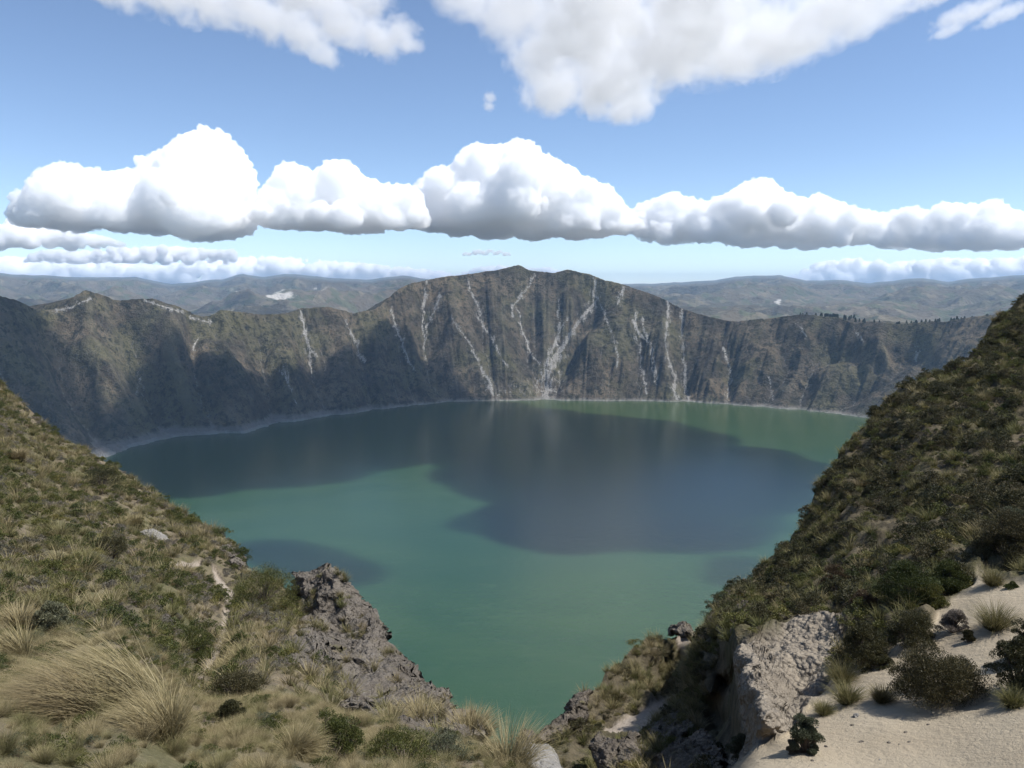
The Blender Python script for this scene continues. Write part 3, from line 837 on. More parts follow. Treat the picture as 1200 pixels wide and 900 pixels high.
cumulus([(530,322),(560,312),(590,309),(620,313),(645,312),(665,320)], 326, 34000, 'small white cloud peeping out behind the mountain peak', 1300, n=200, seed=6)
cumulus([(920,324),(950,314),(965,306),(1000,302),(1040,308),(1100,303),(1150,304),(1200,300),(1300,306),(1400,316)], 336, 34000, 'hazy white cloud bank low over the right hills', 1300, n=900, seed=7, depth=1.5)
cumulus([(540,297),(552,292),(570,291),(590,293),(600,297)], 299, 26000, 'tiny flat cloudlet below the long cloud bank', 1500, n=50, seed=8)
def plane_h(poly, H):
    """pixels -> plan position at height H"""
    return [tuple(pts_z(x, y, H)[:2]) for x, y in poly]
HB = 2150.0

def wisp_cloud(lobes, H, label, mfp, sc, seed, edge=.55, flat=.45, steps=.06, thr=.0, detail=6):
    """torn cloud: a closed hull whose vapour thins out towards its edge in noise.
    lobes: (px, py, rpx) at height H"""
    E = []
    for px_, py_, rp in lobes:
        c = pts_z(px_, py_, H); c1 = pts_z(px_ + rp, py_, H)
        r = np.linalg.norm(c1 - c)
        c2 = pts_z(px_, py_ + rp, H); ry = min(np.linalg.norm(c2 - c), r * 3.0)
        E.append((c, np.array([r, ry, max(r * flat, 40)])))
    E = [(c + [0, 0, e[2] * .3], e) for c, e in E]
    org = np.mean([c for c, e in E], 0)
    iv, if_ = ico(3)
    V = np.concatenate([(c - org) + iv * e * 1.18 for c, e in E])
    fc = np.concatenate([if_ + k * len(iv) for k in range(len(E))])
    me = make_mesh('tmp', V, fc); o = bpy.data.objects.new('tmp', me); COL.objects.link(o)
    md = o.modifiers.new('r', 'REMESH'); md.mode = 'VOXEL'; md.voxel_size = min(e.min() for c, e in E) * .3
    ev = o.evaluated_get(bpy.context.evaluated_depsgraph_get()); em = ev.to_mesh()
    n_ = len(em.vertices); v = np.empty(n_ * 3, np.float32); em.vertices.foreach_get('co', v)
    q = np.empty(len(em.polygons) * 4, np.int32); em.polygons.foreach_get('vertices', q)
    ev.to_mesh_clear(); bpy.data.objects.remove(o); bpy.data.meshes.remove(me)
    m, n = material('torn cloud vapour')
    p = n.objco()
    shape = None
    for c, e in E:
        a = n.n('ShaderNodeVectorMath', operation='SUBTRACT'); n.l(p, a.inputs[0]); a.inputs[1].default_value = c - org
        b = n.n('ShaderNodeVectorMath', operation='DIVIDE'); n.l(a.outputs[0], b.inputs[0]); b.inputs[1].default_value = e
        d = n.n('ShaderNodeVectorMath', operation='LENGTH'); n.l(b.outputs[0], d.inputs[0])
        s = n.math('SUBTRACT', 1.0, d.outputs['Value'])
        shape = s if shape is None else n.math('MAXIMUM', shape, s)
    nz = n.noise(p, sc, detail, .62, dist=.4)
    den = n.math('ADD', shape, n.math('MULTIPLY', n.math('SUBTRACT', nz, .5 + thr), 2.0 * edge))
    den = n.step(den, -.04, .70)
    v_ = n.n('ShaderNodeVolumeScatter'); v_.inputs['Color'].default_value = (.998, .998, .998, 1); v_.inputs['Anisotropy'].default_value = .3
    n.l(n.math('MULTIPLY', den, 1.0 / mfp), v_.inputs['Density'])
    n.l(v_.outputs[0], n.out.inputs['Volume'])
    m.cycles.volume_step_rate = steps * 10
    o = obj('cloud', make_mesh('cloud', v, q.reshape(-1, 4), [m])); o.location = org
    return tag(o, label, 'cloud')

wisp_cloud([(545,-10,45),(600,20,50),(640,70,48),(650,110,42),(720,100,60),(740,130,32),(690,30,90),(800,50,90),(880,60,60),(930,50,58),(985,20,62),(1020,25,35),(850,-50,120),(700,-60,120)], HB,
           'big white cloud with a grey middle, cut by the top edge of the view', 150, .0058, 1, edge=1.0)
wisp_cloud([(120,-14,36),(180,-8,42),(240,4,40),(300,18,44),(350,38,38),(372,62,24),(400,30,40),(445,48,30),(470,45,26),(330,-30,70),(420,-10,40)], HB,
           'thin ragged white cloud cut by the top edge, on the left', 120, .007, 2, edge=1.15)
wisp_cloud([(1112,38,14),(1125,20,20),(1148,14,20),(1175,20,18)], HB, 'wispy little cloud in the upper right corner', 120, .012, 3, edge=.9, steps=.05)
wisp_cloud([(1066,-4,14),(1085,2,18),(1100,0,14)], HB, 'small wisp touching the top edge, between the big cloud and the corner', 120, .012, 4, edge=.9, steps=.05)
wisp_cloud([(574,116,9),(573,126,8)], HB, 'faint tiny wisp left of the big grey cloud', 160, .02, 5, edge=.9, steps=.05)
# clouds above the frame that throw the dark patches on lake and wall
def toward_sun(pp, H):
    return tuple((pp + SUN * ((H - pp[2]) / SUN[2]))[:2])
HC = 2250.0
SH = {
 'a': [(150,542),(168,573),(230,580),(300,573),(370,568),(440,563),(475,546),(505,535),(525,536),(548,549),(572,571),(612,583),(596,588),(545,592),(530,600),(545,615),(575,630),(640,652),(700,653),(742,645),(800,640),(850,652),(895,645),(940,600),(985,545),(930,534),(895,527),(855,512),(800,496),(740,489),(680,484),(640,478),(590,470),(550,462),(525,450),(500,425),(478,395),(452,385),(430,415),(395,440),(345,442),(300,436),(240,430),(195,420),(160,440),(150,500)],
 'b': [(285,640),(335,632),(400,648),(455,668),(448,684),(400,684),(330,664)],
 'c': [(-40,350),(30,366),(62,385),(85,430),(120,480),(160,520),(120,540),(40,520),(-40,480)],
 'd': [(835,658),(900,648),(900,690),(860,690)],
}
LAB = {'a': 'broad cloud high over the crater that darkens the middle of the lake', 'b': 'small cloud over the lake that darkens a patch of water beside the rocky crag',
       'c': 'cloud over the crater rim that darkens the left wall', 'd': 'cloud scrap over the lake that darkens water next to the shrubby slope'}
for k, (n_, rl, rh, th) in dict(a=(1500, 20, 120, 260), b=(70, 22, 60, 120), c=(160, 35, 100, 220), d=(30, 20, 45, 90)).items():
    poly = [toward_sun(np.array(surf_point(x, y)), HC) for x, y in SH[k]]
    sheet(poly, HC, th, LAB[k], 70, n_, rl, rh, 31 + ord(k), 14, 34, 80, ragged=.5)
# ================================================================== ROCKS
def rock_mat(name, c1, c2, dark, pale, sc=1.0):
    m, n = material(name)
    p = n.pos()
    n1 = n.noise(p, .9 * sc, 5, .65); n2 = n.noise(p, 4.5 * sc, 5, .7); n3 = n.noise(p, 17 * sc, 4, .7)
    c = n.mix(n.step(n1, .35, .65), c1, c2)
    c = n.mix(n.math('MULTIPLY', n.step(n2, .54, .68), .75), c, dark)
    c = n.mix(n.math('MULTIPLY', n.step(n3, .55, .72), .65), c, pale)
    c = n.mix(n.math('MULTIPLY', n.step(n.noise(p, 1.7 * sc, 4, .7), .58, .7), .7), c, (.14, .125, .055))
    v = n.voro(p, 5 * sc, 'F1'); v2 = n.voro(p, 13 * sc, 'F1')
    h = n.math('ADD', n.math('ADD', n.math('MULTIPLY', v, -.12), n.math('MULTIPLY', v2, -.05)), n.math('ADD', n.math('MULTIPLY', n2, .12), n.math('MULTIPLY', n3, .05)))
    n.bsdf(c, .93, n.bump(h, 1.0, 1.0 / sc), spec=.15)
    return m
m_crag = rock_mat('grey weathered tuff', (.122, .104, .084), (.175, .152, .124), (.045, .04, .034), (.29, .265, .235))
m_drock = rock_mat('dark weathered tuff', (.10, .084, .066), (.165, .14, .112), (.04, .034, .028), (.28, .245, .205))
m_stone = rock_mat('pale lichen stone', (.22, .205, .18), (.30, .28, .25), (.11, .10, .085), (.42, .40, .365), 2.0)

def inflate(name, poly, knots, thick, step, mat, seed, na=.03, ns=1.0, wob=3, base=None):
    P = np.array(poly, float)
    x0, y0 = P.min(0) - 8; x1, y1 = P.max(0) + 8
    xs = np.arange(x0, x1, step); ys = np.arange(y0, y1, step)
    X, Y = np.meshgrid(xs, ys)
    sd = sdist(X, Y, poly) + wob * fbm(X / 14, Y / 14, oct=4, seed=seed)
    ins = sd > 0
    e = np.clip(sd / min(26, sd.max()), 0, 1)
    tps = TPS([(a, b) for a, b, c in knots], np.log([c for a, b, c in knots]), 1e-3)
    d = np.exp(tps(X, Y))
    if base is not None:
        sy = np.interp(X, base['sil'][:, 0], base['sil'][:, 1])
        dt = np.exp(base['tps'](X, np.maximum(Y, sy)))
        d = np.where(Y > sy - 2, np.minimum(d, dt * (1 - .35 * thick * e)), d)
    tk = thick * d * np.sqrt(1 - (1 - e) ** 2)
    idx = -np.ones(X.shape, int)
    fr = pts(X, Y, d - tk); bk = pts(X, Y, d + tk * .8)
    V = np.concatenate([fr.reshape(-1, 3), bk.reshape(-1, 3)])
    f = gridfaces(*X.shape)
    keep = ins.ravel()[f].all(1)
    f = f[keep]
    N0 = X.size
    fb = f[:, ::-1] + N0
    # rim faces joining front and back
    ed = np.concatenate([f[:, [0, 1]], f[:, [1, 2]], f[:, [2, 3]], f[:, [3, 0]]])
    key = np.sort(ed, 1); kk = key[:, 0].astype(np.int64) * N0 + key[:, 1]
    u, inv, cnt = np.unique(kk, return_inverse=True, return_counts=True)
    b = ed[cnt[inv] == 1]
    rim = np.stack([b[:, 1], b[:, 0], b[:, 0] + N0, b[:, 1] + N0], -1)
    A = np.concatenate([f, fb, rim])
    V, A, _ = compact(V, A, {})
    dm = d[ins].mean()
    s = ns * dm * .05
    w = V
    q = np.stack([fbm(w[:, 0] / s, w[:, 1] / s, w[:, 2] / s, oct=5, seed=seed + 3 * k, gain=.6) for k in range(3)], -1)
    rr = ridged(w[:, 0] / s / 1.6, w[:, 1] / s / 1.6, w[:, 2] / s / 2.6, oct=4, seed=seed + 50, gain=.55) - .55
    V = V + q * na * dm + np.array([.2, -.9, .3]) * (rr * na * 1.3 * dm)[:, None]
    return obj(name, make_mesh(name, V, A, [mat]))

CRAG = [(346,672),(362,672),(376,664),(386,661),(396,666),(401,676),(416,690),(430,709),(440,722),(450,737),(456,750),(463,763),(478,780),(493,793),(506,806),(517,805),(524,818),(525,832),(540,852),(556,868),(520,868),(480,856),(450,856),(432,848),(412,832),(398,806),(380,794),(345,785),(333,770),(331,757),(345,740),(356,725),(355,700),(345,690)]
tag(inflate('rock_crag', CRAG, [(345,680,32),(390,660,30.5),(400,740,26.5),(440,720,26.5),(340,770,21.5),(480,785,21),(525,820,17.5),(400,830,13.2),(480,850,10.5),(550,866,9.3),(360,730,27)], .075, 1.15, m_crag, 500, .022, 1.1, base=NL),
    'steep grey rock crag rising above the lake from the left grassy slope', 'rock')
for poly, kn, th, lab, sd, mt in [
 ([(600,884),(605,864),(611,851),(618,857),(630,862),(645,850),(655,838),(664,829),(671,815),(680,806),(692,810),(690,832),(682,850),(667,864),(652,870),(636,876),(615,892)], [(600,880,23.6),(640,860,24),(680,815,25.6),(690,845,24.4)], .03, 'dark jagged rock rim at the lakeward end of the lower ridge', 510, m_drock),
 ([(690,872),(705,862),(722,866),(735,859),(748,864),(757,876),(760,894),(740,910),(708,910),(696,892)], [(690,870,20.3),(750,865,20.3),(700,910,19),(755,905,18.6)], .04, 'dark rock hump below the sandy track on the lower ridge', 520, m_drock),
 ([(757,858),(765,846),(780,843),(790,831),(797,815),(806,810),(813,825),(808,850),(800,878),(790,890),(770,882)], [(757,858,23.4),(800,820,25.5),(800,870,21),(770,880,21)], .04, 'upright dark rock wall between the sandy track and the overhanging bank', 530, m_drock),
 ([(772,886),(785,872),(802,866),(815,856),(828,860),(842,872),(849,892),(850,912),(770,912)], [(780,880,18),(840,870,17.3),(780,912,16),(850,912,15)], .045, 'rounded grey rock at the foot of the overhanging bank', 540, m_drock),
 ([(782,738),(788,731),(795,730),(801,724),(808,729),(816,737),(821,746),(800,749),(784,745)], [(782,740,34),(820,740,33.5),(800,725,34),(800,748,33)], .02, 'small pale rock knob at the head of the sandy track', 550, m_crag),
 ([(819,748),(824,736),(830,726),(837,716),(843,712),(846,724),(840,742),(830,758)], [(819,748,28.6),(845,712,28.8),(830,758,27.6),(846,730,28)], .02, 'narrow dark rock fin on the lakeward edge of the shrubby slope', 560, m_drock),
 ([(592,910),(597,889),(605,879),(620,872),(640,870),(650,877),(657,892),(664,912)], [(592,910,9.6),(620,872,10.6),(660,910,9.6),(650,877,10.6)], .045, 'light grey mossy stone in the foreground under the grass edge', 570, m_stone),
 ([(844,712),(850,698),(858,688),(872,684),(886,681),(880,700),(868,716),(850,735),(842,736)], [(844,712,28.4),(886,681,30),(850,735,27),(872,700,28)], .02, 'dark cliff lip jutting from the shrubby slope above the lake', 575, m_drock),
 ([(262,640),(270,632),(278,640),(285,655),(286,668),(276,672),(266,660)], [(262,640,38),(285,660,34.5),(270,632,39),(276,672,33)], .02, 'grey rock ledge at the edge of the left grassy slope', 580, m_crag),
]:
    tag(inflate('rock_outcrop', poly, kn, th, .9, mt, sd, .014 if mt is not m_stone else .006, .7, wob=2, base=NL if sd in (570, 580) else NR), lab, 'rock')

# the pale boulder on the left slope
iv, if_ = ico(5)
c = ground_at(NL, 180, 634)
s_ = np.linalg.norm(c - [0, 0, EYE]) / F
V = iv * np.array([15, 9, 7.5]) * s_
V[:, 0] += .35 * V[:, 2]
V += np.stack([fbm(iv[:, 0] * 1.6, iv[:, 1] * 1.6, iv[:, 2] * 1.6, oct=4, seed=600 + k) for k in range(3)], -1) * s_ * 3.2
V[:, 2] = np.minimum(V[:, 2], 6.2 * s_ + .15 * V[:, 2])
o = obj('boulder', make_mesh('boulder', V, if_, [m_stone]))
o.location = c + np.array([0, 0, 1.5 * s_]); o.rotation_euler = (R(8), R(28), R(-8))
tag(o, 'pale flat boulder lying in the grass of the left slope', 'boulder')

# ================================================================== PLANTS
def straw_mat(name, root, tips, green=.25):
    m, n = material(name)
    oi = n.n('ShaderNodeObjectInfo').outputs['Random']
    rnd = n.attr('rnd'); t = n.attr('along')
    tip = n.ramp(rnd, [(0, tips[0]), (.5, tips[1]), (1, tips[2])])
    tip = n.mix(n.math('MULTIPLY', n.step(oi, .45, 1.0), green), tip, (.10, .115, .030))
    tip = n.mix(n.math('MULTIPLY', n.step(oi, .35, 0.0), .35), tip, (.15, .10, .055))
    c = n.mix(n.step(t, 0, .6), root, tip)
    b = n.bsdf(c, .75, None, spec=.25)
    tr = n.n('ShaderNodeBsdfTranslucent'); n.l(c, tr.inputs[0])
    mx = n.n('ShaderNodeMixShader'); mx.inputs[0].default_value = .28
    n.l(b.outputs[0], mx.inputs[1]); n.l(tr.outputs[0], mx.inputs[2]); n.l(mx.outputs[0], n.out.inputs[0])
    return m
def leaf_mat(name, a, b_, c_, rough=.6):
    m, n = material(name)
    oi = n.n('ShaderNodeObjectInfo').outputs['Random']
    rnd = n.attr('rnd')
    c = n.ramp(rnd, [(0, a), (.55, b_), (1, c_)])
    hs = n.n('ShaderNodeHueSaturation')
    n.l(c, hs.inputs['Color'])
    mr = n.n('ShaderNodeMapRange'); n.l(oi, mr.inputs[0]); mr.inputs[3].default_value = .47; mr.inputs[4].default_value = .525
    n.l(mr.outputs[0], hs.inputs['Hue'])
    mr2 = n.n('ShaderNodeMapRange'); n.l(oi, mr2.inputs[0]); mr2.inputs[3].default_value = 1.35; mr2.inputs[4].default_value = .7
    n.l(mr2.outputs[0], hs.inputs['Value'])
    b = n.bsdf(hs.outputs[0], rough, None, spec=.3)
    tr = n.n('ShaderNodeBsdfTranslucent'); n.l(hs.outputs[0], tr.inputs[0])
    mx = n.n('ShaderNodeMixShader'); mx.inputs[0].default_value = .22
    n.l(b.outputs[0], mx.inputs[1]); n.l(tr.outputs[0], mx.inputs[2]); n.l(mx.outputs[0], n.out.inputs[0])
    return m
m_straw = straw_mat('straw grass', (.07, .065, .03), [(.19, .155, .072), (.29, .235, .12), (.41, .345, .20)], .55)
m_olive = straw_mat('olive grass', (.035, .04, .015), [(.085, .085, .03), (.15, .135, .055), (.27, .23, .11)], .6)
m_green = leaf_mat('green leaves', (.030, .040, .010), (.065, .075, .018), (.135, .135, .036))
m_dark = leaf_mat('dark leaves', (.024, .025, .010), (.050, .049, .019), (.125, .110, .048))
m_grey = leaf_mat('grey dry leaves', (.075, .068, .052), (.14, .125, .095), (.23, .205, .16))
m_sage = leaf_mat('grey green leaves', (.055, .060, .034), (.10, .108, .062), (.18, .185, .11))
m_yel = leaf_mat('yellow green leaves', (.060, .064, .014), (.120, .118, .028), (.23, .205, .065))
m_rust = leaf_mat('rusty leaves', (.05, .035, .02), (.085, .055, .032), (.13, .09, .05))
m_wood, n = material('shrub wood')
n.bsdf(n.mix(n.noise(n.objco(), 30, 3), (.06, .045, .035), (.16, .13, .105)), .9)

def blades(n, rad, L, lean, w, seg, seed, droop=1.0, sweep=None, spread=.35):
    g = np.random.default_rng(seed)
    a = g.uniform(0, 2 * np.pi, n); rr = np.sqrt(g.random(n))
    root = np.stack([np.cos(a) * rr * rad, np.sin(a) * rr * rad, np.full(n, -.03 * L)], -1)
    da = a + g.normal(0, .5, n)
    out = np.stack([np.cos(da), np.sin(da)], -1)
    th = np.abs(lean * rr + g.normal(0, spread * .5, n))
    if sweep is not None:
        v = out * np.sin(th)[:, None] + np.array(sweep[:2]) * g.uniform(.5, 1.15, n)[:, None]
        nv = np.linalg.norm(v, axis=1); out = v / (nv[:, None] + 1e-9)
        th = np.minimum(np.arctan(nv), 1.25)
    ln = L * g.uniform(.55, 1.1, n)
    dr = droop * g.uniform(.35, 1.25, n)
    pts_ = [root]; p = root.copy()
    for k in range(seg):
        ang = th + dr * ((k + .3) / seg) ** 1.6
        ang = np.minimum(ang, 2.5)
        st = ln / seg
        p = p + np.concatenate([out * (np.sin(ang) * st)[:, None], (np.cos(ang) * st)[:, None]], 1)
        pts_.append(p.copy())
    side = np.stack([-out[:, 1], out[:, 0], np.zeros(n)], -1)
    tw = g.uniform(-1.2, 1.2, n)
    side = side * np.cos(tw)[:, None] + np.concatenate([out * np.sin(tw)[:, None], np.zeros((n, 1))], 1)
    rnd = g.random(n)
    V, Rn, Al = [], [], []
    for k, q in enumerate(pts_):
        ww = w * (1 - (k / seg) ** 1.5 * .95) * .5
        V += [q - side * ww, q + side * ww]; Rn += [rnd, rnd]; Al += [np.full(n, k / seg)] * 2
    S = 2 * (seg + 1)
    V = np.stack(V, 1).reshape(-1, 3)
    Rn = np.stack(Rn, 1).ravel(); Al = np.stack(Al, 1).ravel()
    b = np.arange(n)[:, None] * S
    fc = np.concatenate([b + np.array([2 * k, 2 * k + 1, 2 * k + 3, 2 * k + 2]) for k in range(seg)])
    return V, fc, dict(rnd=Rn, along=Al)

def merge(parts):
    Vs, Fs, at, o = [], [], {}, 0
    for V, f, a in parts:
        Vs.append(V); Fs.append(f + o); o += len(V)
        for k, v in a.items(): at.setdefault(k, []).append(v)
    return np.concatenate(Vs), np.concatenate(Fs), {k: np.concatenate(v) for k, v in at.items()}

def tussock_mesh(n, size, w, seg, seed, mat, droop=1.0, lean=.75, sweep=None, name='grass_tussock'):
    parts = [blades(n, size * .20, size, lean, w, seg, seed, droop, sweep), blades(n // 4, size * .25, size * .6, lean * 1.5, w * 1.1, seg, seed + 1, droop * 1.3, sweep)]
    V, f, a = merge(parts)
    return make_mesh(name, V, f, [mat], a, smooth=False)

def leaves(n, rx, rz, size, seed, clumps=14, aspect=.55, fill=.5, upright=False):
    g = np.random.default_rng(seed)
    u = g.random(clumps); ph = g.uniform(0, 2 * np.pi, clumps)
    cz = u; cr = np.sqrt(np.maximum(1 - cz ** 2, 0)) * g.uniform(.45, 1.0, clumps)
    cen = np.stack([np.cos(ph) * cr * rx, np.sin(ph) * cr * rx, rz * (.10 + cz * .70 * g.uniform(.75, 1.15, clumps))], -1)
    crad = g.uniform(.22, .40, clumps) * min(rx, rz * 1.2)
    k = g.integers(0, clumps, n)
    d = g.normal(size=(n, 3)); d /= np.linalg.norm(d, axis=1)[:, None]
    d[:, 2] = np.abs(d[:, 2]) * .9 + d[:, 2] * .1
    rr = crad[k] * (1 - fill * g.random(n) ** 2)
    c = cen[k] + d * rr[:, None]
    c[:, 2] = np.maximum(c[:, 2], .02 * rz)
    ax = d + g.normal(size=(n, 3)) * .7 + np.array([0, 0, .7 if upright else .25]); ax /= np.linalg.norm(ax, axis=1)[:, None]
    sd = np.cross(ax, g.normal(size=(n, 3))); sd /= np.linalg.norm(sd, axis=1)[:, None] + 1e-9
    s = size * g.uniform(.6, 1.3, n)[:, None]
    V = np.stack([c - ax * s * .5, c + sd * s * aspect * .5, c + ax * s * .6, c - sd * s * aspect * .5], 1).reshape(-1, 3)
    fc = np.arange(n * 4).reshape(-1, 4)
    rnd = np.repeat(np.clip(g.random(n) * .75 + g.random(clumps)[k] * .25, 0, 1), 4)
    return V, fc, dict(rnd=rnd, along=rnd), cen

def stems(cen, r0, seed):
    g = np.random.default_rng(seed)
    Vs, Fs, o = [], [], 0
    for c in cen:
        m = 5
        t = np.linspace(0, 1, m)[:, None]
        a0 = g.normal(size=3) * .02; a0[2] = -.03
        mid = c * np.array([.35, .35, .6]) + g.normal(size=3) * .05 * np.linalg.norm(c)
        p = (1 - t) ** 2 * a0 + 2 * t * (1 - t) * mid + t ** 2 * c
        for i in range(m):
            r = r0 * (1 - .8 * i / (m - 1))
            for j in range(4):
                Vs.append(p[i] + r * np.array([math.cos(j * math.pi / 2), math.sin(j * math.pi / 2), 0]))
        for i in range(m - 1):
            for j in range(4):
                Fs.append((o + i * 4 + j, o + i * 4 + (j + 1) % 4, o + i * 4 + 4 + (j + 1) % 4, o + i * 4 + 4 + j))
        o += m * 4
    return np.array(Vs), np.array(Fs)

def shrub_mesh(n, rx, rz, size, seed, mat, clumps=14, name='shrub', **kw):
    V, f, a, cen = leaves(n, rx, rz, size, seed, clumps, **kw)
    sv, sf = stems(cen, .012, seed)
    V2 = np.concatenate([V, sv]); a = {k: np.concatenate([v, np.zeros(len(sv))]) for k, v in a.items()}
    mi = np.concatenate([np.zeros(len(f), int), np.ones(len(sf), int)])
    return make_mesh(name, V2, np.concatenate([f, sf + len(V)]), [mat, m_wood], a, smooth=False, mat_idx=mi)

def shrub_thing(name, label, cat, loc, rx, rz, n, size, seed, mat, clumps=16, group=None, rz_rot=0, **kw):
    e = bpy.data.objects.new(name, None); COL.objects.link(e); e.location = loc; e.empty_display_size = .2
    e.rotation_euler = (0, 0, rz_rot)
    V, f, a, cen = leaves(n, rx, rz, size, seed, clumps, **kw)
    obj('foliage', make_mesh('foliage', V, f, [mat], a, smooth=False), e)
    sv, sf = stems(cen, .016, seed)
    obj('stem', make_mesh('stem', sv, sf, [m_wood]), e)
    return tag(e, label, cat, group)

# ---------------------------------------------------------- hand-placed plants on and beside the sand
def place(T, px, py_base):
    c = ground_at(T, px, py_base); return c, np.linalg.norm(c - [0, 0, EYE]) / F
for i, (px, pb, wd, ht, mt, lf, lab) in enumerate([
 (1100,820,104,68,m_dark,.055,'broad dark olive bush alone in the middle of the sand'),
 (1010,778,60,62,m_dark,.055,'tall dark bush standing where the pale scree meets the sand'),
 (1066,757,60,50,m_dark,.05,'wide dark bush at the top edge of the sand, beside the scree bush'),
 (1116,742,32,32,m_grey,.045,'small grey brown bush on the upper sand, left of the tuft'),
 (1135,752,15,20,m_dark,.04,'tiny dark bush at the foot of the small grey bush'),
 (942,884,40,56,m_sage,.045,'upright grey green shrub at the lower edge of the sand'),
 (928,884,20,22,m_grey,.03,'low dry shrub at the base of the grey green shrub'),
 (862,888,34,36,m_sage,.04,'grey green shrub in the gap below the overhanging bank'),
 (1190,808,64,70,m_dark,.05,'dark bush at the right edge of the view, low on the sand'),
 (1212,770,50,60,m_dark,.05,'dark bush cut by the right edge of the view, higher on the sand'),
 (1034,780,22,18,m_dark,.035,'small dark bush just below the tall scree bush'),
 (1186,690,22,18,m_olive,.04,'little olive bush at the upper right corner of the sand'),
 (976,690,44,54,m_rust,.06,'brownish bush with bare twigs on the shrubby slope above the scree'),
 (1014,722,40,34,m_rust,.055,'reddish brown bush above the tall scree bush'),
 (1060,716,78,56,m_green,.06,'leafy green bush on the shrubby slope above the sand'),
 (1112,684,50,44,m_olive,.06,'tan green bush on the shrubby slope above the sand'),
 (1178,655,74,70,m_dark,.07,'large dark bush at the right edge above the sand'),
 (1090,712,40,36,m_green,.055,'olive bush next to the sand edge, right of the leafy green bush'),
 (1186,612,40,34,m_sage,.06,'silvery green bush at the right edge on the shrubby slope'),
]):
    c, s = place(NR, px, pb)
    shrub_thing('shrub', lab, 'shrub', c - np.array([0, 0, .04 + (.16 if pb < 700 else 0)]), wd * s * .40, ht * s * .84, int(10000 + wd * ht * 4.5), lf * .58, 700 + i, mt if mt is not m_olive else m_green, clumps=24 + int(wd / 2), upright=True, aspect=.32)
for i, (px, pb, wd, ht, lab) in enumerate([
 (1166,738,34,36,'olive grass tussock on the upper right of the sand'),
 (993,824,30,30,'rounded grass tussock at the edge between scree and sand'),
 (986,800,30,30,'grass tussock right under the tall scree bush'),
 (1032,823,22,22,'small grass tussock alone on the sand, left of the broad bush'),
 (964,838,13,18,'smallest grass tuft on the sand, below the scree'),
 (1162,688,24,22,'grass tussock at the top right edge of the sand'),
 (1186,824,28,24,'straw tuft under the bush at the right edge'),
]):
    c, s = place(NR, px, pb)
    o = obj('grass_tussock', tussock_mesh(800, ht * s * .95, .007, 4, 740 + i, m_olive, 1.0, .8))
    o.location = c; tag(o, lab, 'grass tussock')

# stones lying on the sand
sg = np.random.default_rng(31)
for i in range(14):
    px_, py_ = (1003, 839) if i == 0 else (sg.uniform(930, 1190), sg.uniform(835, 895))
    c, s = place(NR, px_, py_)
    rad = (4.2 if i == 0 else sg.uniform(1.2, 2.6)) * s
    iv2, if2 = ico(3)
    V = iv2 * np.array([1, .75, .5]) * rad
    V = V + .22 * rad * np.stack([fbm(iv2[:, 0] * 1.5 + i * 9, iv2[:, 1] * 1.5, iv2[:, 2] * 1.5, oct=3, seed=620 + k) for k in range(3)], -1)
    o = obj('stone', make_mesh('stone', V, if2, [m_stone if i % 3 == 0 else m_crag]))
    o.location = c; o.rotation_euler = (sg.normal(0, .2), sg.normal(0, .2), sg.uniform(0, 6.28))
    if i == 0: tag(o, 'pale pebble lying on the bare sand below the broad olive bush', 'stone')
    else: tag(o, 'little loose stone lying on the open sand', 'stone', 'little stones on the sand')
# big windswept tussocks in the left foreground
for i, (px, pb, L, nb, sw, lab, mt, rd) in enumerate([
 (160,836,.90,6000,(-1.9,-.55),'huge windswept straw tussock in the left foreground, blades combed to the left', m_straw, 1),
 (100,838,.62,2600,(-1.7,-.5),'second windswept straw tussock, just left of the huge one', m_straw, 1),
 (190,868,.42,1300,(-.45,-.15),'straw tussock in front of the huge windswept one', m_straw, 1),
 (20,775,.45,900,(-.8,-.25),'straw tussock at the left edge beside the huge windswept one', m_straw, 1),
 (22,748,.45,800,(-.15,0),'rounded brownish tussock at the left edge above the windswept one', m_straw, 1),
 (100,668,.62,700,(-.1,0),'dense round straw tussock in the middle of the left slope', m_straw, 1),
 (157,616,.62,700,(-.1,0),'bright straw tussock above the pale boulder', m_straw, 1),
 (20,542,.7,600,(-.1,0),'reddish straw tussock high on the left slope', m_straw, 1),
 (345,888,.28,900,(.55,-.1),'straw tussock leaning right beside the green bush at the bottom', m_straw, 1),
 (490,856,.7,900,(-.25,.1),'fine straw tussock at the foot of the rock crag', m_straw, 1),
 (552,872,.55,600,(.2,.2),'reddish grass tuft on the knoll edge in front of the lake', m_straw, 1),
 (598,905,.55,260,(.3,.25),'thin grass tuft with long loose blades beside the light grey stone', m_straw, 1),
]):
    c, s = place(NL, px, pb)
    d = s * F
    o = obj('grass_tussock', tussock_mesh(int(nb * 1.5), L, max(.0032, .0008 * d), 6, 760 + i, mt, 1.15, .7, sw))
    o.location = c; tag(o, lab, 'grass tussock')
